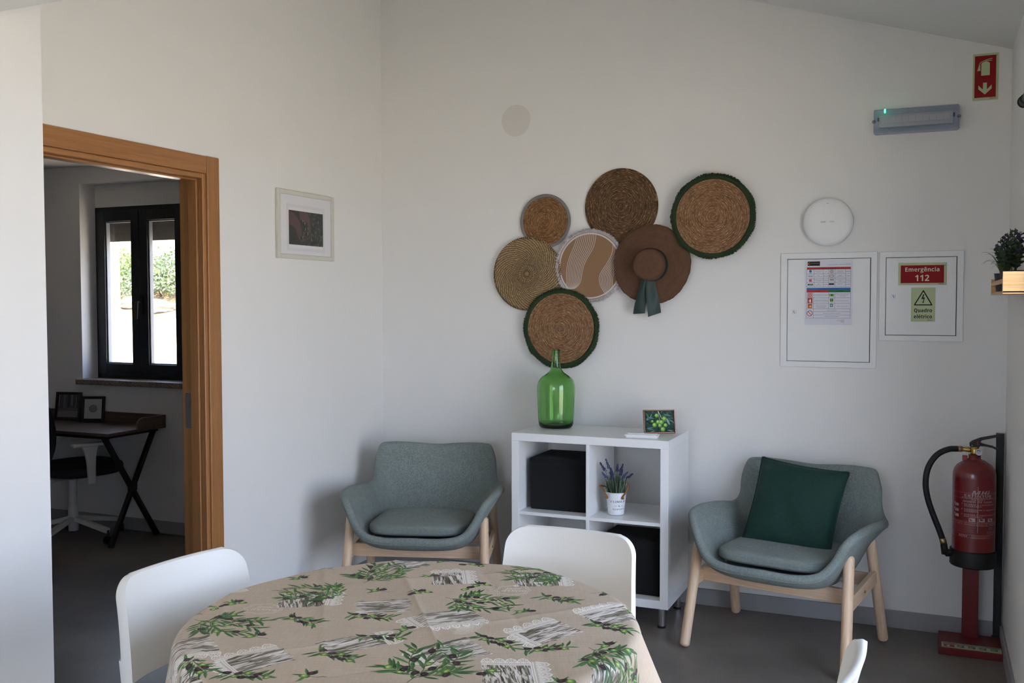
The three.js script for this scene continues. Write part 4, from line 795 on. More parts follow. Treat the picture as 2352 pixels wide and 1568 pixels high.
  obj('hose_coupling', rod([-.120, .112, .040], [-.114, .088, .040], .0142, .0142, false), std({ color: 0xb9a878, roughness: .28, metalness: 1 }), hose);
  obj('nozzle', [rod([-.115, .094, .040], [-.108, .046, .036], .0135, .015, false), rod([-.112, .048, .037], [-.076, .052, .026], .016, .015)], blackPlastic, hose);
}
{
  const t = thing('extinguisher_stand', 'red floor stand with a post and pictogram strip under the extinguisher', 'stand', [2.99, 0, .175], 0);
  obj('base_plate', bx(.252, .030, .226, 0, .015, 0, .003), standRed, t);
  obj('post', [bx(.064, .72, .022, -.002, .39, -.072, .002)], standRed, t);
  obj('hanger_bracket', bx(.05, .012, .012, 0, .745, -.055, .002), standRed, t); obj('lower_bracket', bx(.014, .012, .012, -.001, .43, -.056, .002), standRed, t);
  const tx = canvasTex(1024, 230, (c, w, h) => {
    c.fillStyle = '#b4b391'; c.fillRect(0, 0, w, h); c.fillStyle = '#22456a'; c.fillRect(20, 22, 980, 34); c.fillStyle = '#8fb4c4'; c.font = 'bold 26px sans-serif'; c.textAlign = 'center'; c.fillText('EXTINTOR · INSTRUÇÕES DE UTILIZAÇÃO', 510, 49);
    c.fillStyle = '#96141c'; c.fillRect(34, 76, 190, 122); c.save(); c.translate(118, 140); pictos.ext(c, 0, 0, 110, '#b4b391'); c.restore();
    for (let k = 0; k < 4; k++) { const x = 272 + k * 190; c.fillStyle = '#26301f'; c.fillRect(x, 78, 118, 88); c.fillStyle = '#b4b391'; c.beginPath(); c.arc(x + 60, 118 + (k % 2) * 10, 20, 0, 7); c.fill(); c.fillRect(x + 16, 110, 26, 42); c.fillRect(x + 84, 96 + k * 8, 22, 14); c.fillStyle = '#55583f'; c.fillRect(x + 8, 178, 100, 6); }
  });
  obj('pictogram_strip', [new THREE.PlaneGeometry(.228, .068).rotateX(-Math.PI / 2).translate(0, .0306, .072)], phys({ map: tx, roughness: .4 }), t);
}
{
  const t = thing('black_post', 'slim black square metal post standing in the right corner behind the extinguisher', 'post', [3.0965, 0, .044], 0);
  obj('tube', bx(.030, .885, .030, 0, .4685, 0, .002), blackMetal, t);
  obj('end_cap', bx(.031, .004, .031, 0, .912, 0, .0015), blackPlastic, t);
  obj('foot', bx(.040, .026, .040, 0, .013, .001, .003), blackPlastic, t);
}
// ------------------------------------------------------------------ curtain rod and planter on the right wall
{
  const t = thing('curtain_rod', 'black curtain rod end high on the right wall at the edge of the picture', 'curtain rod', [3.085, 2.132, 1.14]);
  obj('rod', rod([0, .0, .015], [0, 0, 3.2], .012, .012, false), blackMetal, t);
  obj('finial', lathe([[.0001, -.012], [.013, -.012], [.017, -.006], [.017, .034], [.020, .038], [.021, .044], [.016, .048], [.0001, .049]], 28).rotateX(-Math.PI / 2).rotateX(.0).translate(0, 0, .022), blackMetal, t);
  for (const z of [.12, 3.0]) obj('wall_bracket', [rod([0, 0, z], [.034, 0, z], .008, .008, false), bx(.004, .05, .03, .032, 0, z, .001)], blackMetal, t);
}
{
  const x0 = 3.028, x1 = W - .0006, z0 = .50, z1 = 1.175, yb = 1.507;
  const t = thing('wooden_planter', 'light wooden wall planter rack with a front rail on the right wall', 'planter', [(x0 + x1) / 2, yb, (z0 + z1) / 2], 0);
  const w = x1 - x0, L = z1 - z0;
  obj('end_panel', bx(w, .070, .010, 0, .038, L / 2 - .005, .0015), pine, t, 'x'); obj('end_panel', bx(w, .060, .010, 0, .031, -L / 2 + .005, .0015), pine, t, 'x');
  obj('bottom_board', bx(w, .010, L, 0, .005, 0, .0015), pine, t, 'z'); obj('front_rail', bx(.008, .016, L - .02, -w / 2 + .004, .042, 0, .002), pine, t, 'z');
  obj('back_board', bx(.008, .05, L - .02, w / 2 - .004, .035, 0, .0015), pine, t, 'z');
}
function plantPot(name, label, x, z, r, h) {
  const t = thing(name, label, 'plant', [x, 1.5175, z]);
  obj('pot', lathe([[.0001, .001], [r * .8, .001], [r * .82, .004], [r, h], [r + .002, h + .002], [r - .002, h + .002], [r - .004, h - .008], [.0001, h - .009]], 36), phys({ color: 0x26262c, roughness: .6 }), t);
  return t;
}
const bladeGeo = (a, b, m, w, n = 6) => gridGeo(2, n, (u, v) => { const p = a.clone().multiplyScalar((1 - v) * (1 - v)).addScaledVector(m, 2 * v * (1 - v)).addScaledVector(b, v * v); const d = V().subVectors(b, a), s = V(-d.z, 0, d.x).normalize(); return p.addScaledVector(s, (u - .5) * 2 * w * Math.pow(1 - v, .6)).add(V(0, -Math.abs(u - .5) * w * .6, 0)); });
{
  const t = plantPot('grass_plant', 'small artificial grass tuft in a dark pot at the far end of the planter', 3.068, .62, .036, .068);
  const g1 = std({ color: 0x44592a, roughness: .7, side: THREE.DoubleSide }), g2 = std({ color: 0x6b7d3c, roughness: .7, side: THREE.DoubleSide });
  for (let i = 0; i < 64; i++) { const a = i * 2.4, o = rr(.03, .095), h = rr(.055, .125), x = Math.min(.044, Math.cos(a) * o); obj('grass_blade', bladeGeo(V(Math.cos(a) * .012, .064, Math.sin(a) * .012), V(x, .064 + h * rr(.35, 1), Math.sin(a) * o * 1.3), V(x * .5, .064 + h, Math.sin(a) * o * .6), rr(.0018, .003)), i % 3 ? g1 : g2, t); }
}
{
  const t = plantPot('leafy_plant', 'dark green leafy artificial plant with purple tips in the wooden planter', 3.070, .93, .038, .07);
  const g1 = std({ color: 0x26381f, roughness: .65, side: THREE.DoubleSide }), g2 = std({ color: 0x3b5230, roughness: .65, side: THREE.DoubleSide }), pu = std({ color: 0x3b2f4a, roughness: .8, side: THREE.DoubleSide });
  for (let k = 0; k < 15; k++) {
    const a = k * 2.4, o = .008 + .055 * Math.sqrt(k / 15), x = Math.max(-.075, Math.min(.03, Math.cos(a) * o)), z = Math.sin(a) * o * 1.9, H = rr(.10, .165) * (1 - .25 * k / 15), top = V(x, .066 + H, z);
    const st = obj('plant_stem', tube([[x * .3, .06, z * .3], [x * .8, .066 + H * .5, z * .8], [x, .066 + H, z]], .0012, 10, 5), g1, t);
    for (let i = 0; i < 13; i++) { const q = .25 + .75 * i / 13, b = i * 2.2 + k, l = rr(.016, .024) * (1.15 - q * .5), p = V(x * (.3 + .7 * q), .064 + H * q, z * (.3 + .7 * q)), d = V(Math.cos(b), .35, Math.sin(b)).multiplyScalar(l), e = p.clone().add(d); e.x = Math.min(.042, e.x); obj('leaf', gridGeo(4, 4, (u, v) => { const s = V(-Math.sin(b), 0, Math.cos(b)), wv = .62 * l * Math.sin(Math.PI * Math.min(1, v * .92 + .04)); const r = p.clone().lerp(e, v).addScaledVector(s, (u - .5) * 2 * wv); r.y += .004 * Math.sin(v * 3) - .006 * Math.pow((u - .5) * 2, 2); return r; }), i > 9 && k % 2 ? pu : (i + k) % 3 ? g1 : g2, st); }
  }
}

// ------------------------------------------------------------------ round table under the olive cloth
const TX = 1.7075, TZ = 2.737, TY = 0.742, TR = 0.535;
{
  const t = thing('round_table', 'round white table hidden under the printed olive cloth', 'table', [TX, 0, TZ]);
  obj('tabletop', lathe([[.0001, .708], [TR - .04, .708], [TR - .032, .712], [TR - .032, .728], [TR - .036, .732], [.0001, .732]], 96), whiteLacquer, t);
  for (const a of [.8, 2.37, 3.94, 5.51]) obj('leg', rod([Math.cos(a) * .33, .712, Math.sin(a) * .33], [Math.cos(a) * .40, 0, Math.sin(a) * .40], .022, .016), whiteMetal, t);
  // printed linen: the print is laid out on the flat cloth in metres
  const S = 2048, H = .86;
  const clothT = canvasTex(S, S, (c) => {
    const im = c.createImageData(S, S), d = im.data;
    for (let y = 0; y < S; y++) for (let x = 0; x < S; x++) {
      const n = fbm(x / S, y / S, 5, 5, 3) - .5, h = vnoise(x / 26, y / 1.6, 4096, 4096) - .5, v = vnoise(x / 1.6, y / 26, 4096, 4096) - .5, q = 1 + .09 * n + .06 * h + .06 * v, k = (y * S + x) * 4;
      d[k] = 188 * q; d[k + 1] = 169 * q; d[k + 2] = 147 * q; d[k + 3] = 255;
    }
    c.putImageData(im, 0, 0);
    c.setTransform(S / (2 * H), 0, 0, S / (2 * H), S / 2, S / 2);
    const on = (x, y, a, s, f) => { c.save(); c.translate(x, y); c.rotate(a); c.scale(s, s); f(); c.restore(); };
    const G = ['#2a4f24', '#34602a', '#23421e', '#437236', '#2e562c'];
    const leaf = (x, y, a, l, w) => on(x, y, a, 1, () => {
      const col = G[Math.floor(rr(0, 5))]; w *= 1.2; l *= 1.12;
      c.fillStyle = col; c.beginPath(); c.moveTo(0, 0); c.quadraticCurveTo(l * .45, -w, l, 0); c.quadraticCurveTo(l * .45, w, 0, 0); c.fill();
      c.fillStyle = 'rgba(120,160,90,.38)'; c.beginPath(); c.moveTo(0, 0); c.quadraticCurveTo(l * .45, -w, l, 0); c.quadraticCurveTo(l * .5, -w * .1, 0, 0); c.fill();
    });
    const olive = (x, y, r, a, dark) => on(x, y, a, 1, () => {
      const g = c.createRadialGradient(-r * .3, -r * .25, r * .1, 0, 0, r * 1.2);
      if (dark) { g.addColorStop(0, '#6a4a56'); g.addColorStop(.35, '#33161f'); g.addColorStop(1, '#1c0b12'); } else { g.addColorStop(0, '#c8d888'); g.addColorStop(.4, '#8aa848'); g.addColorStop(1, '#3c5a22'); }
      c.fillStyle = g; c.beginPath(); c.ellipse(0, 0, r * 1.4, r * 1.05, 0, 0, 7); c.fill();
    });
    const sprig = (x, y, a, s = 1, n = 2) => on(x, y, a, s, () => {
      c.strokeStyle = '#4a5a34'; c.lineWidth = .0014; c.beginPath(); c.moveTo(-.004, 0); c.quadraticCurveTo(.014, .012, .034, .010); c.stroke();
      for (let i = 0; i < 4; i++) leaf(0, 0, Math.PI * (.78 + .34 * i) + rr(-.2, .2), rr(.022, .034), .0055); leaf(.002, -.002, -1.1 + rr(-.3, .3), .024, .006);
      for (let i = 0; i < n; i++) olive(.012 - i * .018 + rr(-.004, .004), -.008 + i * .012 + rr(-.004, .004), .0078, rr(-.5, .5), i % 2 === 0);
      if (n > 2) olive(.022, .004, .0075, .3, false);
    });
    const cluster = (x, y, a, s = 1) => on(x, y, a, s * .86, () => {
      c.strokeStyle = '#3f5230'; c.lineWidth = .0016; c.beginPath(); c.moveTo(-.055, -.012); c.quadraticCurveTo(0, -.006, .055, .016); c.stroke();
      for (let i = 0; i < 19; i++) { const q = i / 18, px = -.05 + .1 * q, py = -.012 + .026 * q; leaf(px, py, (i % 2 ? 1 : -1) * rr(.5, 1.2) + (q < .25 ? Math.PI : q > .8 ? 0 : .2), rr(.026, .044), .0068); }
      for (let i = 0; i < 8; i++) { const q = (i + .5) / 8; olive(-.048 + .1 * q + rr(-.006, .006), -.012 + .026 * q + (i % 2 ? .012 : -.010) + rr(-.003, .003), .0078, rr(-.6, .6), i % 3 !== 1); }
    });
    const branch = (x, y, a, s = 1) => on(x, y, a, s, () => {
      c.strokeStyle = '#3c4e2e'; c.lineWidth = .0018;
      const arms = [[[0, 0], [.06, .004], [.115, -.012], [.175, -.004]], [[.04, .002], [.08, -.032], [.12, -.045], [.155, -.05]], [[.05, .004], [.08, .032], [.12, .042], [.16, .035]], [[.02, 0], [.045, .03], [.06, .05], [.07, .062]], [[.03, 0], [.045, -.03], [.05, -.045], [.06, -.06]]];
      for (const p of arms) { const cv = new THREE.SplineCurve(p.map((q) => new THREE.Vector2(...q))); c.beginPath(); cv.getPoints(20).forEach((q, i) => (i ? c.lineTo(q.x, q.y) : c.moveTo(q.x, q.y))); c.stroke();
        for (let i = 0; i < 15; i++) { const q = .12 + .88 * i / 14, o = cv.getPoint(q), tn = cv.getTangent(q), an = Math.atan2(tn.y, tn.x); leaf(o.x, o.y, an + (i % 2 ? 1 : -1) * rr(.3, .95), rr(.026, .044), .0062); }
        for (let i = 0; i < 3; i++) { const o = cv.getPoint(.25 + .3 * i); olive(o.x + rr(-.006, .006), o.y + (i % 2 ? .009 : -.009), .0072, rr(-.5, .5), rnd() < .55); } }
    });
    const lace = (x0, y0, x1, y1, dep) => { // scalloped lace along the line, dep to its left
      const L = Math.hypot(x1 - x0, y1 - y0), n = Math.max(3, Math.round(L / .026)), st = L / n;
      on(x0, y0, Math.atan2(y1 - y0, x1 - x0), 1, () => {
        c.fillStyle = 'rgba(220,212,200,.42)'; c.fillRect(0, -dep * .55, L, dep * .55);
        c.strokeStyle = 'rgba(236,230,220,1)'; c.lineWidth = .0024;
        for (const o of [.04, .16]) { c.beginPath(); c.moveTo(0, -dep * o); c.lineTo(L, -dep * o); c.stroke(); }
        for (let i = 0; i < n; i++) { const cx = (i + .5) * st; for (const [r, w] of [[.5, .0028], [.36, .0019], [.2, .0018]]) { c.lineWidth = w; c.beginPath(); c.ellipse(cx, -dep * .3, st * r, dep * 1.35 * r, 0, Math.PI, 0); c.stroke(); }
          c.lineWidth = .0013; for (let k = 0; k < 5; k++) { const an = Math.PI * (1.1 + .2 * k); c.beginPath(); c.moveTo(cx, -dep * .3); c.lineTo(cx + Math.cos(an) * st * .48, -dep * .3 + Math.sin(an) * dep * .62); c.stroke(); }
          c.fillStyle = 'rgba(232,226,214,.95)'; for (let k = 0; k < 5; k++) { const an = Math.PI * (1.08 + .21 * k); c.beginPath(); c.arc(cx + Math.cos(an) * st * .5, -dep * .3 + Math.sin(an) * dep * .7, .0022, 0, 7); c.fill(); } }
      });
    };
    // bark print: w x h around the centre, streaks along the local x axis
    const bark = (x, y, a, w, h, sides = '', sa = 0) => on(x, y, a, 1, () => {
      const D = .040;
      if (sides.includes('t')) lace(-w / 2 - (sides.includes('l') ? D * .5 : 0), -h / 2, w / 2, -h / 2, D); if (sides.includes('r')) lace(w / 2, -h / 2 - (sides.includes('t') ? D * .5 : 0), w / 2, h / 2, D); if (sides.includes('l')) lace(-w / 2, h / 2, -w / 2, -h / 2, D); if (sides.includes('b')) lace(w / 2, h / 2, -w / 2, h / 2, D);
      c.save(); c.beginPath(); const N = 16; for (let i = 0; i < N; i++) c.lineTo(-w / 2 + w * i / N, -h / 2 + (sides.includes('t') ? 0 : rr(-.003, .003))); for (let i = 0; i < N; i++) c.lineTo(w / 2 + (sides.includes('r') ? 0 : rr(-.006, .006)), -h / 2 + h * i / N); for (let i = 0; i < N; i++) c.lineTo(w / 2 - w * i / N, h / 2 + rr(-.004, .004)); for (let i = 0; i < N; i++) c.lineTo(-w / 2 + (sides.includes('l') ? 0 : rr(-.006, .006)), h / 2 - h * i / N); c.closePath();
      c.fillStyle = '#d6cabd'; c.fill(); c.clip(); c.rotate(sa);
      const R = Math.max(w, h);
      for (let i = 0; i < 12; i++) { c.fillStyle = 'rgba(84,80,60,.55)'; const yy = rr(-R / 2, R / 2); c.beginPath(); c.ellipse(rr(-R / 2, R / 2), yy, rr(.02, .05), rr(.004, .009), rr(-.12, .12), 0, 7); c.fill(); }
      for (let i = 0; i < 330; i++) { const yy = rr(-R / 2, R / 2) * 1.05, xx = rr(-R * .75, R * .6), l = rr(.008, .055), k = rr(.0005, .0021); c.fillStyle = ['#3a3626', '#28241a', '#564a38', '#403e2a', '#7a6650'][Math.floor(rr(0, 5))]; c.beginPath(); c.moveTo(xx, yy); c.quadraticCurveTo(xx + l * .5, yy - k + rr(-.003, .003), xx + l, yy + rr(-.004, .004)); c.quadraticCurveTo(xx + l * .5, yy + k, xx, yy); c.fill(); }
      for (let i = 0; i < 26; i++) { const yy = rr(-R / 2, R / 2), xx = rr(-R * .6, R * .4); c.fillStyle = 'rgba(226,218,210,.8)'; c.beginPath(); c.ellipse(xx, yy, rr(.01, .03), rr(.001, .003), rr(-.1, .1), 0, 7); c.fill(); }
      c.restore();
    });
    const medal = (x, y) => on(x, y, .06, 1, () => { c.strokeStyle = 'rgba(222,212,196,.85)'; c.lineWidth = .0016; for (const s of [1, .88]) { c.beginPath(); for (let i = 0; i <= 72; i++) { const a = i / 72 * 6.2832, q = 1 + .07 * Math.cos(a * 8); const px = .044 * s * q * Math.sign(Math.cos(a)) * Math.pow(Math.abs(Math.cos(a)), .8), py = .040 * s * q * Math.sin(a); i ? c.lineTo(px, py) : c.moveTo(px, py); } c.stroke(); } c.fillStyle = 'rgba(226,216,202,.9)'; c.textAlign = 'center'; c.save(); c.scale(.001, .001); c.font = 'italic 15px serif'; c.fillText('Huile', 0, -8); c.font = 'italic 19px serif'; c.fillText("d'Olive", 2, 12); c.restore(); });
    const rosette = (x, y, s) => on(x, y, -.5, s, () => { c.strokeStyle = 'rgba(226,216,198,.7)'; c.lineWidth = .0014; for (let k = 0; k < 9; k++) { c.beginPath(); c.ellipse(0, 0, .014 + k * .003, .006 + k * .0016, k * .7, 0, 7); c.stroke(); } c.fillStyle = 'rgba(222,212,192,.35)'; c.beginPath(); c.ellipse(.01, .02, .05, .02, -.5, 0, 7); c.fill(); });
    // pale linen patches first, then bark and lace, then leaves
    rosette(.118, .065, 1); rosette(-.46, .24, 1.1); lace(-.53, -.14, -.44, -.215, .03);
    bark(-.286, .268, -.66, .120, .085, 'tl'); bark(.322, .096, -.66, .120, .085, 'tl');
    bark(-.285, -.146, -.08, .115, .115, 'r', 1.45); bark(.300, -.316, -.02, .115, .115, 'r', 1.45); bark(.060, -.330, -.1, .082, .108, 'tr', 1.5); bark(.226, .352, -.06, .100, .120, 'tr', 1.5);
    bark(-.080, -.092, -.14, .130, .095, ''); bark(-.113, .172, -.50, .135, .090, 'r'); bark(.478, -.016, -.62, .135, .090, 't'); bark(.112, .214, -.60, .125, .105, 'l'); bark(-.070, -.465, -.62, .13, .08, ''); bark(.082, -.004, -.5, .15, .09, 'lb'); bark(-.455, .36, -.4, .13, .10, '', .6); bark(-.477, .196, -.5, .14, .10, 'b'); bark(.445, .345, .1, .10, .12, '', 1.4);
    for (const [x, y, a] of [[-.367, -.071, 0], [.237, -.231, 0]]) medal(x, y);
    for (const [x, y, a, s] of [[-.508, .006, .42, 1], [-.18, -.175, Math.PI + .30, 1], [-.158, -.29, -1.2, 1.05], [.068, -.165, .40, 1], [.40, -.345, Math.PI + .25, 1], [.03, .385, -1.25, 1.12], [.40, .19, .95, 1], [.62, .16, 1.9, 1], [-.64, -.2, 1, 1], [.16, .62, .4, 1], [-.3, .60, -.6, 1]]) branch(x, y, a, s);
    for (const [x, y, a] of [[-.296, .345, -.15], [-.411, .299, .5], [-.256, .008, .32], [-.101, -.017, -.1], [-.057, .130, -.2], [-.136, .239, .2], [.353, -.149, .32], [.461, .061, .3], [.308, .190, -.4], [.198, .146, .35], [.52, .42, .9], [-.05, .62, .2]]) cluster(x, y, a);
    [[-.336, .12, .2, 2], [-.453, -.115, -.3, 4], [-.342, -.339, .1, 2], [-.29, -.429, 0, 2], [-.113, -.219, .1, 2], [-.007, .079, -.4, 2], [-.171, .349, -.2, 2], [-.002, -.199, -.4, 3], [.012, -.353, .3, 2], [.147, -.275, -.3, 4], [.04, -.509, 0, 2], [.129, -.480, .5, 3], [-.009, -.523, 0, 2], [.265, -.047, .1, 2], [.47, -.203, 2.6, 2], [.526, -.068, -.4, 2], [.44, .177, -.1, 2], [.184, .33, 2.8, 2], [.327, .381, -.4, 3], [.60, .0, 1, 2], [.64, .3, 1, 2], [-.60, .1, 2, 2], [.4, .56, 1, 2], [-.45, .5, 0, 2]].forEach(([x, y, a, n]) => sprig(x, y, a, 1.05, n));
  });
  clothT.wrapS = clothT.wrapT = THREE.ClampToEdgeWrapping;
  const weave = dataTex(256, 256, (u, v, x, y) => 128 + ((x % 4 < 2) ^ (y % 4 < 2) ? 40 : -40) + 60 * (fbm(u, v, 60, 60, 2) - .5), { srgb: false, rep: [9, 9] });
  // folds pressed into the cloth, as lines in its own plane (s to the right, t towards the room)
  const folds = [[-.073, -.41, .124, .388, 1], [-.27, .226, .53, -.113, 1], [.142, -.453, .332, .389, -.8], [-.491, -.287, -.42, .25, .8], [-.282, -.40, -.15, .30, .7], [-.49, -.18, .40, -.44, .6], [-.33, .43, .55, .08, -.6]].map(([a, b, c2, d, k]) => { const L = Math.hypot(c2 - a, d - b); return { a, b, ux: (c2 - a) / L, uy: (d - b) / L, k }; });
  const yaw = 0.406515, e1 = [Math.cos(yaw), -Math.sin(yaw)], e2 = [Math.sin(yaw), Math.cos(yaw)];
  const skirt = .30, rim = .026;
  const wave = (a) => .030 * Math.sin(9 * a + .7) + .018 * Math.sin(5 * a + 2.1) + .008 * Math.sin(17 * a);
  const cloth = gridGeo(360, 130, (u, v) => {
    const a = u * Math.PI * 2, ca = Math.cos(a), sa = Math.sin(a);
    const Ltot = TR + skirt, l = v * Ltot; let r, y;
    if (l < TR - rim) { r = l; y = 0; } else if (l < TR - rim + rim * Math.PI / 2) { const q = (l - (TR - rim)) / rim; r = TR - rim + rim * Math.sin(q); y = -rim * (1 - Math.cos(q)); } else { const d = l - (TR - rim + rim * Math.PI / 2); r = TR + d * (.14) + wave(a) * Math.min(1, d / .16) * .9; y = -rim - d * .985; }
    const s = ca * r, t2 = sa * r; let h = 0;
    const fade = l < TR - .01 ? 1 : Math.max(0, 1 - (l - TR + .01) / .05);
    for (const f of folds) { const dx = s - f.a, dy = t2 - f.b, dist = dx * f.uy - dy * f.ux; h += f.k * .0042 * Math.exp(-Math.abs(dist) / .007) + f.k * .0016 * Math.exp(-(dist * dist) / .004); }
    h += .0014 * Math.sin(13 * s + 4 * t2) * Math.sin(9 * t2 - 3 * s) + .0009 * Math.sin(31 * s - 12 * t2);
    const Y = TY + y + Math.max(-.004, h) * fade;
    return V(TX + s * e1[0] + t2 * e2[0], Y, TZ + s * e1[1] + t2 * e2[1]);
  });
  { // uv: flat position on the cloth
    const uv = cloth.attributes.uv;
    for (let i = 0; i < uv.count; i++) { const a = uv.getX(i) * Math.PI * 2, l = uv.getY(i) * (TR + skirt); uv.setXY(i, .5 + Math.cos(a) * l / (2 * H), .5 - Math.sin(a) * l / (2 * H)); }
    // one smooth seam
    const n = cloth.attributes.normal, W1 = 361; for (let j = 0; j <= 130; j++) { const p = j * W1, q = p + 360; const m = V(n.getX(p) + n.getX(q), n.getY(p) + n.getY(q), n.getZ(p) + n.getZ(q)).normalize(); n.setXYZ(p, m.x, m.y, m.z); n.setXYZ(q, m.x, m.y, m.z); }
  }
  const cm = obj('tablecloth', cloth, phys({ map: clothT, bumpMap: weave, bumpScale: .0004, roughness: .62, sheen: .2, side: THREE.DoubleSide }));
  tag(cm, 'beige round tablecloth printed with olive branches, bark patches and lace', 'tablecloth');
}
// ------------------------------------------------------------------ white dining chairs
function makeDiningChair(label) {
  const t = thing('dining_chair', label, 'chair', [0, 0, 0], 0, 'white plastic dining chairs round the table');
  // backrest: a bent panel with a thick rolled edge
  const bw = .211, y0 = .555, y1 = .800, rc = .052, half = (y) => { const d = Math.min(y1 - y, 9), e = d < rc ? rc - Math.sqrt(Math.max(0, rc * rc - (rc - d) * (rc - d))) : 0; return bw - .012 * (y - y0) / (y1 - y0) - e; };
  const cz = (x, y) => -.190 - .10 * (y - y0) + .030 * Math.pow(x / bw, 2) - .05 * Math.pow((y - y0) / (y1 - y0), 3) * .35;
  const th = (x) => .0085 + .0115 * Math.pow(Math.abs(x) / bw, 5);
  const M = 48, Nn = 26, P = (u, v, s) => { const y = y0 + (y1 - y0) * (1 - Math.pow(1 - v, 1.5)), x = (u * 2 - 1) * half(y); return V(x, y, cz(x, y) + s * th(x)); };
  const f = gridGeo(M, Nn, (u, v) => P(u, v, 1)), b = gridGeo(M, Nn, (u, v) => P(1 - u, v, -1));
  const ring = []; for (let i = 0; i <= Nn; i++) ring.push([0, i / Nn]); for (let i = 1; i <= M; i++) ring.push([i / M, 1]); for (let i = Nn - 1; i >= 0; i--) ring.push([1, i / Nn]); for (let i = M - 1; i >= 1; i--) ring.push([i / M, 0]);
  const edge = gridGeo(ring.length, 6, (u, v) => { const [a, c2] = ring[Math.round(u * ring.length) % ring.length], A = P(a, c2, 1), B = P(a, c2, -1), o = V((a - .5) * 2, c2 === 1 ? 1 : c2 === 0 ? -1 : 0, 0); const k = Math.sin(v * Math.PI) * .0045; const r = A.lerp(B, v); if (a === 0 || a === 1) r.x += (a ? 1 : -1) * k; if (c2 === 1) r.y += k; if (c2 === 0) r.y -= k; return r; });
  obj('backrest', [f, b, edge], whitePlastic, t);
  const seat = (s) => gridGeo(40, 30, (u, v) => { const w = .205 - .015 * v, x = (u * 2 - 1), z = .235 - .42 * v, rx = Math.sign(x) * Math.pow(Math.abs(x), .9) * w, ed = Math.max(Math.abs(x), Math.abs(v * 2 - 1)); return V(rx, .447 - .012 * (1 - x * x) * Math.sin(Math.PI * v) - .012 * Math.pow(Math.max(0, 1 - v * 4), 2) + s * .008 * Math.pow(1 - Math.pow(ed, 8), .5), z); });
  obj('seat', [seat(1), seat(-1)], phys({ color: 0xe8e6e0, roughness: .42, side: THREE.DoubleSide }), t);
  for (const s of [1, -1]) {
    obj('leg', [rod([s * .175, .436, .185], [s * .215, 0, .225], .0135, .0125)], whiteMetal, t);
    obj('leg', [tube([[s * .188, .60, -.196], [s * .186, .50, -.188], [s * .19, .43, -.185], [s * .215, .006, -.245]], .0145, 40, 12), new THREE.SphereGeometry(.0145, 12, 8).scale(1, .45, 1).translate(s * .215, .0065, -.245)], whiteMetal, t);
    obj('side_rail', bar([s * .178, .428, .18], [s * .188, .428, -.18], .016, .022, .004), whiteMetal, t);
  }
  obj('cross_rail', bar([-.18, .425, .05], [.18, .425, .05], .02, .016, .004), whiteMetal, t);
  return t;
}
const dining = makeDiningChair('white dining chair at the left of the table, before the doorway');
dining.position.set(1.208, 0, 2.745); dining.rotation.set(0, Math.PI / 2 - 0.12, 0);
for (const [x, z, a, label] of [[1.832, 2.21, -0.035, 'white dining chair behind the table, before the white cube shelf'], [2.468, 2.79, -Math.PI / 2 - 0.10, 'white dining chair of which only a backrest edge shows, bottom right corner']]) {
  const c = dining.clone(); c.name = numbered('dining_chair'); scene.add(c); c.position.set(x, 0, z); c.rotation.set(0, a, 0); c.userData = { ...dining.userData, label };
}
// ------------------------------------------------------------------ study furniture
{
  const t = thing('desk', 'dark wooden desk with raised edge and black crossed legs under the study window', 'desk', [-2.20, 0, .125]);
  const L = 1.04, D = .485;
  obj('desktop', bx(L, .018, D, 0, .695, 0, .002), walnut, t, 'x');
  obj('back_ledge', bx(L, .068, .014, 0, .735, -D / 2 + .007, .002), walnut, t, 'x');
  for (const s of [1, -1]) obj('side_ledge', ext((() => { const p = new THREE.Shape(); p.moveTo(0, 0); p.lineTo(.23, 0); p.lineTo(.23, .020); p.quadraticCurveTo(.225, .066, .17, .066); p.lineTo(0, .066); return p; })(), .014, .002).rotateY(-Math.PI / 2).translate(s * (L / 2 - .007) + .007, .703, -D / 2 + .012), walnut, t, 'z');
  obj('under_frame', [bar([-L / 2 + .03, .675, D / 2 - .04], [L / 2 - .03, .675, D / 2 - .04], .022, .022), bar([-L / 2 + .03, .675, -D / 2 + .04], [L / 2 - .03, .675, -D / 2 + .04], .022, .022)].slice(0, 1), blackMetal, t);
  for (const s of [1, -1]) { obj('leg', bar([s * (L / 2 - .05), .684, D / 2 - .02], [s * (L / 2 - .05), .0, -D / 2 + .04], .028, .028, .003, V(1, 0, 0)), blackMetal, t); obj('leg', bar([s * (L / 2 - .052), .684, -D / 2 + .05], [s * (L / 2 - .052), .0, D / 2 - .06], .026, .028, .003, V(1, 0, 0)), blackMetal, t); obj('leg_plate', bx(.034, .05, .05, s * (L / 2 - .051), .345, -.002, .003), blackMetal, t); obj('top_rail', bx(.028, .020, D - .06, s * (L / 2 - .05), .676, 0, .003), blackMetal, t); }
}
function deskFrame(label, x, w, h, turn, tex) {
  const t = thing('photo_frame', label, 'photo frame', [x, .7045, -.055], turn);
  const M = new THREE.Matrix4().makeRotationX(-.16);
  obj('frame', frameGeo(w, h, .018, .016, .002).map((g) => g.translate(0, h / 2 + .001, -.008).applyMatrix4(M)), blackPlastic, t);
  obj('picture', new THREE.PlaneGeometry(w - .03, h - .03).translate(0, h / 2, .003).applyMatrix4(M), phys({ map: tex, roughness: .3 }), t);
  obj('backing', bx(w - .03, h - .03, .003, 0, h / 2, 0, .0005).applyMatrix4(M), blackPlastic, t);
  obj('stand', bar([0, h * .6, -.02 - h * .09], [0, .003, -.048], .03, .003, .0005, V(1, 0, 0)), blackPlastic, t);
}
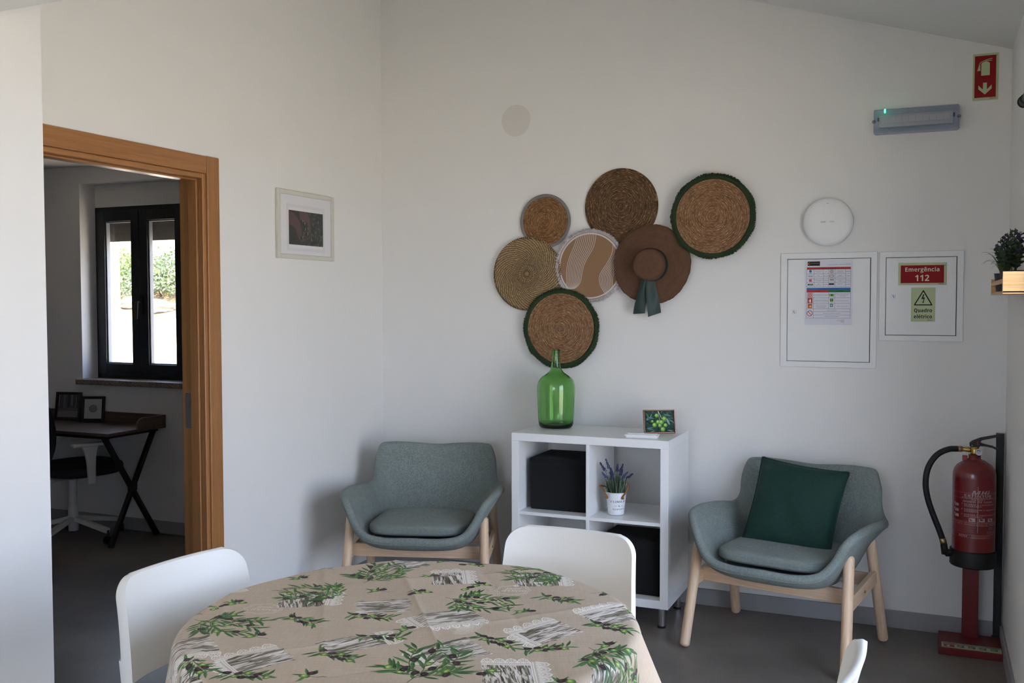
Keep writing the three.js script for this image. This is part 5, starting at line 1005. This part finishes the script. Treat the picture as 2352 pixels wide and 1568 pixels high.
deskFrame('larger black desk frame with a dark misty woodland photo in the study', -2.465, .185, .185, .25, canvasTex(256, 256, (c) => { c.fillStyle = '#4a4448'; c.fillRect(0, 0, 256, 256); for (let i = 0; i < 26; i++) { c.fillStyle = ['#2a2628', '#6d676c', '#8d878c', '#383236'][i % 4]; c.fillRect(rr(0, 250), 0, rr(3, 14), rr(120, 175)); } c.fillStyle = '#77716f'; c.beginPath(); c.ellipse(128, 220, 140, 60, 0, 0, 7); c.fill(); c.fillStyle = '#5b5653'; c.fillRect(0, 150, 256, 30); }));
deskFrame('smaller black desk frame with a round grey print on white in the study', -2.24, .150, .165, .42, canvasTex(256, 300, (c) => { c.fillStyle = '#b9b6b2'; c.fillRect(0, 0, 256, 300); c.fillStyle = '#75746a'; c.beginPath(); c.arc(128, 145, 58, 0, 7); c.fill(); c.strokeStyle = '#8f8d80'; c.lineWidth = 4; for (let k = 1; k < 5; k++) { c.beginPath(); c.arc(128, 145, k * 11, 0, 7); c.stroke(); } }));
{
  const t = thing('office_chair', 'office chair with dark round back, white arms and five-star base in the study', 'chair', [-2.11, 0, .235], 2.82);
  const dark = phys({ color: 0x17191e, roughness: .9 }), wp = phys({ color: 0xc9c9c4, roughness: .5 });
  obj('seat', pad(.24, .24, .075, 2.5, .15, 72, 18).translate(0, .452, .05), dark, t);
  obj('seat_pan', [lathe([[.0001, .395], [.09, .395], [.17, .405], [.2, .415], [.0001, .416]], 40)], wp, t);
  const bk = (s) => gridGeo(40, 24, (u, v) => { const a = u * Math.PI * 2, r = Math.pow(v, .8), x = .275 * r * Math.cos(a), y = .28 * r * Math.sin(a); return V(x, .735 + y, -.235 + .55 * x * x - .10 * (y) + s * .022 * Math.sqrt(Math.max(0, 1 - r * r)) - .02); });
  obj('backrest', [bk(1), bk(-1)], phys({ color: 0x17191e, roughness: .9, side: THREE.DoubleSide }), t);
  obj('back_support', tube([[0, .40, -.05], [0, .40, -.20], [0, .50, -.285], [0, .66, -.285]], .018, 24, 10), wp, t);
  for (const s of [1, -1]) { const a = obj('armrest', [bx(.05, .022, .24, s * .262, .625, .0, .010)], wp, t); obj('arm_post', ext((() => { const p = new THREE.Shape(); p.moveTo(-.022, 0); p.lineTo(.022, 0); p.bezierCurveTo(.024, .12, .03, .2, .075, .245); p.lineTo(-.05, .245); p.bezierCurveTo(-.02, .2, -.024, .12, -.022, 0); return p; })(), .026, .006).rotateY(Math.PI / 2).translate(s * .262 - .013, .385, .0), wp, a); }
  obj('gas_column', [lathe([[.0001, .06], [.030, .06], [.030, .20], [.024, .215], [.024, .40], [.0001, .40]], 28)], wp, t);
  for (let k = 0; k < 5; k++) {
    const a = k * Math.PI * 2 / 5 + .35, c = Math.cos(a), s = Math.sin(a);
    const l = obj('base_leg', [bar([c * .02, .135, s * .02], [c * .30, .085, s * .30], .034, .030, .006)], wp, t);
    const cs = obj('castor', [-1, 1].map((q) => new THREE.CylinderGeometry(.026, .026, .014, 24).rotateX(Math.PI / 2).translate(0, 0, q * .010).rotateY(-a + 1.3).translate(c * .30, .0262, s * .30)).concat(rod([c * .30, .03, s * .30], [c * .30, .09, s * .30], .007, .007, false)), blackPlastic, l);
  }
}
// ------------------------------------------------------------------ outside the study window
function bush(name, label, x, y, z, R, H, col, n, group) {
  const t = thing(name, label, 'bush', [x, y, z]);
  const lf = [[], []];
  for (let i = 0; i < n; i++) {
    const a = rr(0, 6.283), e = Math.acos(rr(-.4, 1)), k = Math.pow(rnd(), .33) * (1 + .22 * Math.sin(3 * a + e * 4)), p = V(Math.cos(a) * Math.sin(e) * R * k, H * .45 + Math.cos(e) * H * .55 * k, Math.sin(a) * Math.sin(e) * R * k), s = rr(.03, .07) * R * .8, q = V(rr(-1, 1), rr(-1, 1), rr(-1, 1)).normalize(), w = V(rr(-1, 1), rr(-1, 1), rr(-1, 1)).cross(q).normalize();
    const g = new THREE.BufferGeometry(), A = p.clone().addScaledVector(q, -s), B = p.clone().addScaledVector(q, s), C = p.clone().addScaledVector(w, s * .5), D = p.clone().addScaledVector(w, -s * .5);
    g.setAttribute('position', new THREE.Float32BufferAttribute([A, C, B, A, B, D].flatMap((v) => [v.x, v.y, v.z]), 3)); g.computeVertexNormals(); lf[i % 2].push(g);
  }
  lf.forEach((l, k) => { const m = obj('foliage', l, std({ color: col[k], roughness: .8, side: THREE.DoubleSide }), t); m.userData.kind = 'stuff'; });
  for (let k = 0; k < 4; k++) { const a = k * 1.6; obj('stem', rod([Math.cos(a) * R * .08, 0, Math.sin(a) * R * .08], [Math.cos(a) * R * .4, H * .6, Math.sin(a) * R * .4], R * .03, R * .015), std({ color: 0x5a4a3a, roughness: .9 }), t); }
}
bush('shrub', 'yellow-green bush seen through the left pane of the study window', -20.7, 1.35, -18.6, 1.3, 1.75, [0x7f8a4c, 0x969e62], 5200);
bush('shrub', 'pale green bush seen through the right pane of the study window', -18.3, 1.25, -18.2, 1.45, 1.75, [0x727e54, 0x8a9470], 5600);
bush('shrub', 'taller dark green bush at the right edge of the study window', -18.7, 1.7, -20.6, .9, 3.2, [0x5c6c48, 0x76845e], 2200);
[[-18.9, -16.0, .42, 'long low grey boulder on the dry grass outside the study window'], [-18.3, -16.7, .30, 'small pale boulder beside the long one outside the study window'], [-16.9, -16.2, .34, 'flat grey rock at the right outside the study window']].forEach(([x, z, r, label]) => {
  const g = new THREE.IcosahedronGeometry(r, 4), p = g.attributes.position;
  for (let i = 0; i < p.count; i++) { const v = V().fromBufferAttribute(p, i), k = 1 + .28 * Math.sin(v.x * 5 / r * .4 + x) * Math.sin(v.z * 4 / r * .5) + .1 * Math.sin(v.y * 9 / r); p.setXYZ(i, v.x * k * 1.5, v.y * k * .62, v.z * k); }
  g.computeVertexNormals(); const m = obj('boulder', g, std({ color: 0xa39a8e, roughness: .95 })); m.position.set(x, yardY(z) + r * .3, z); tag(m, label, 'rock');
});

renderer.setPixelRatio(1);
renderer.render(scene, camera);
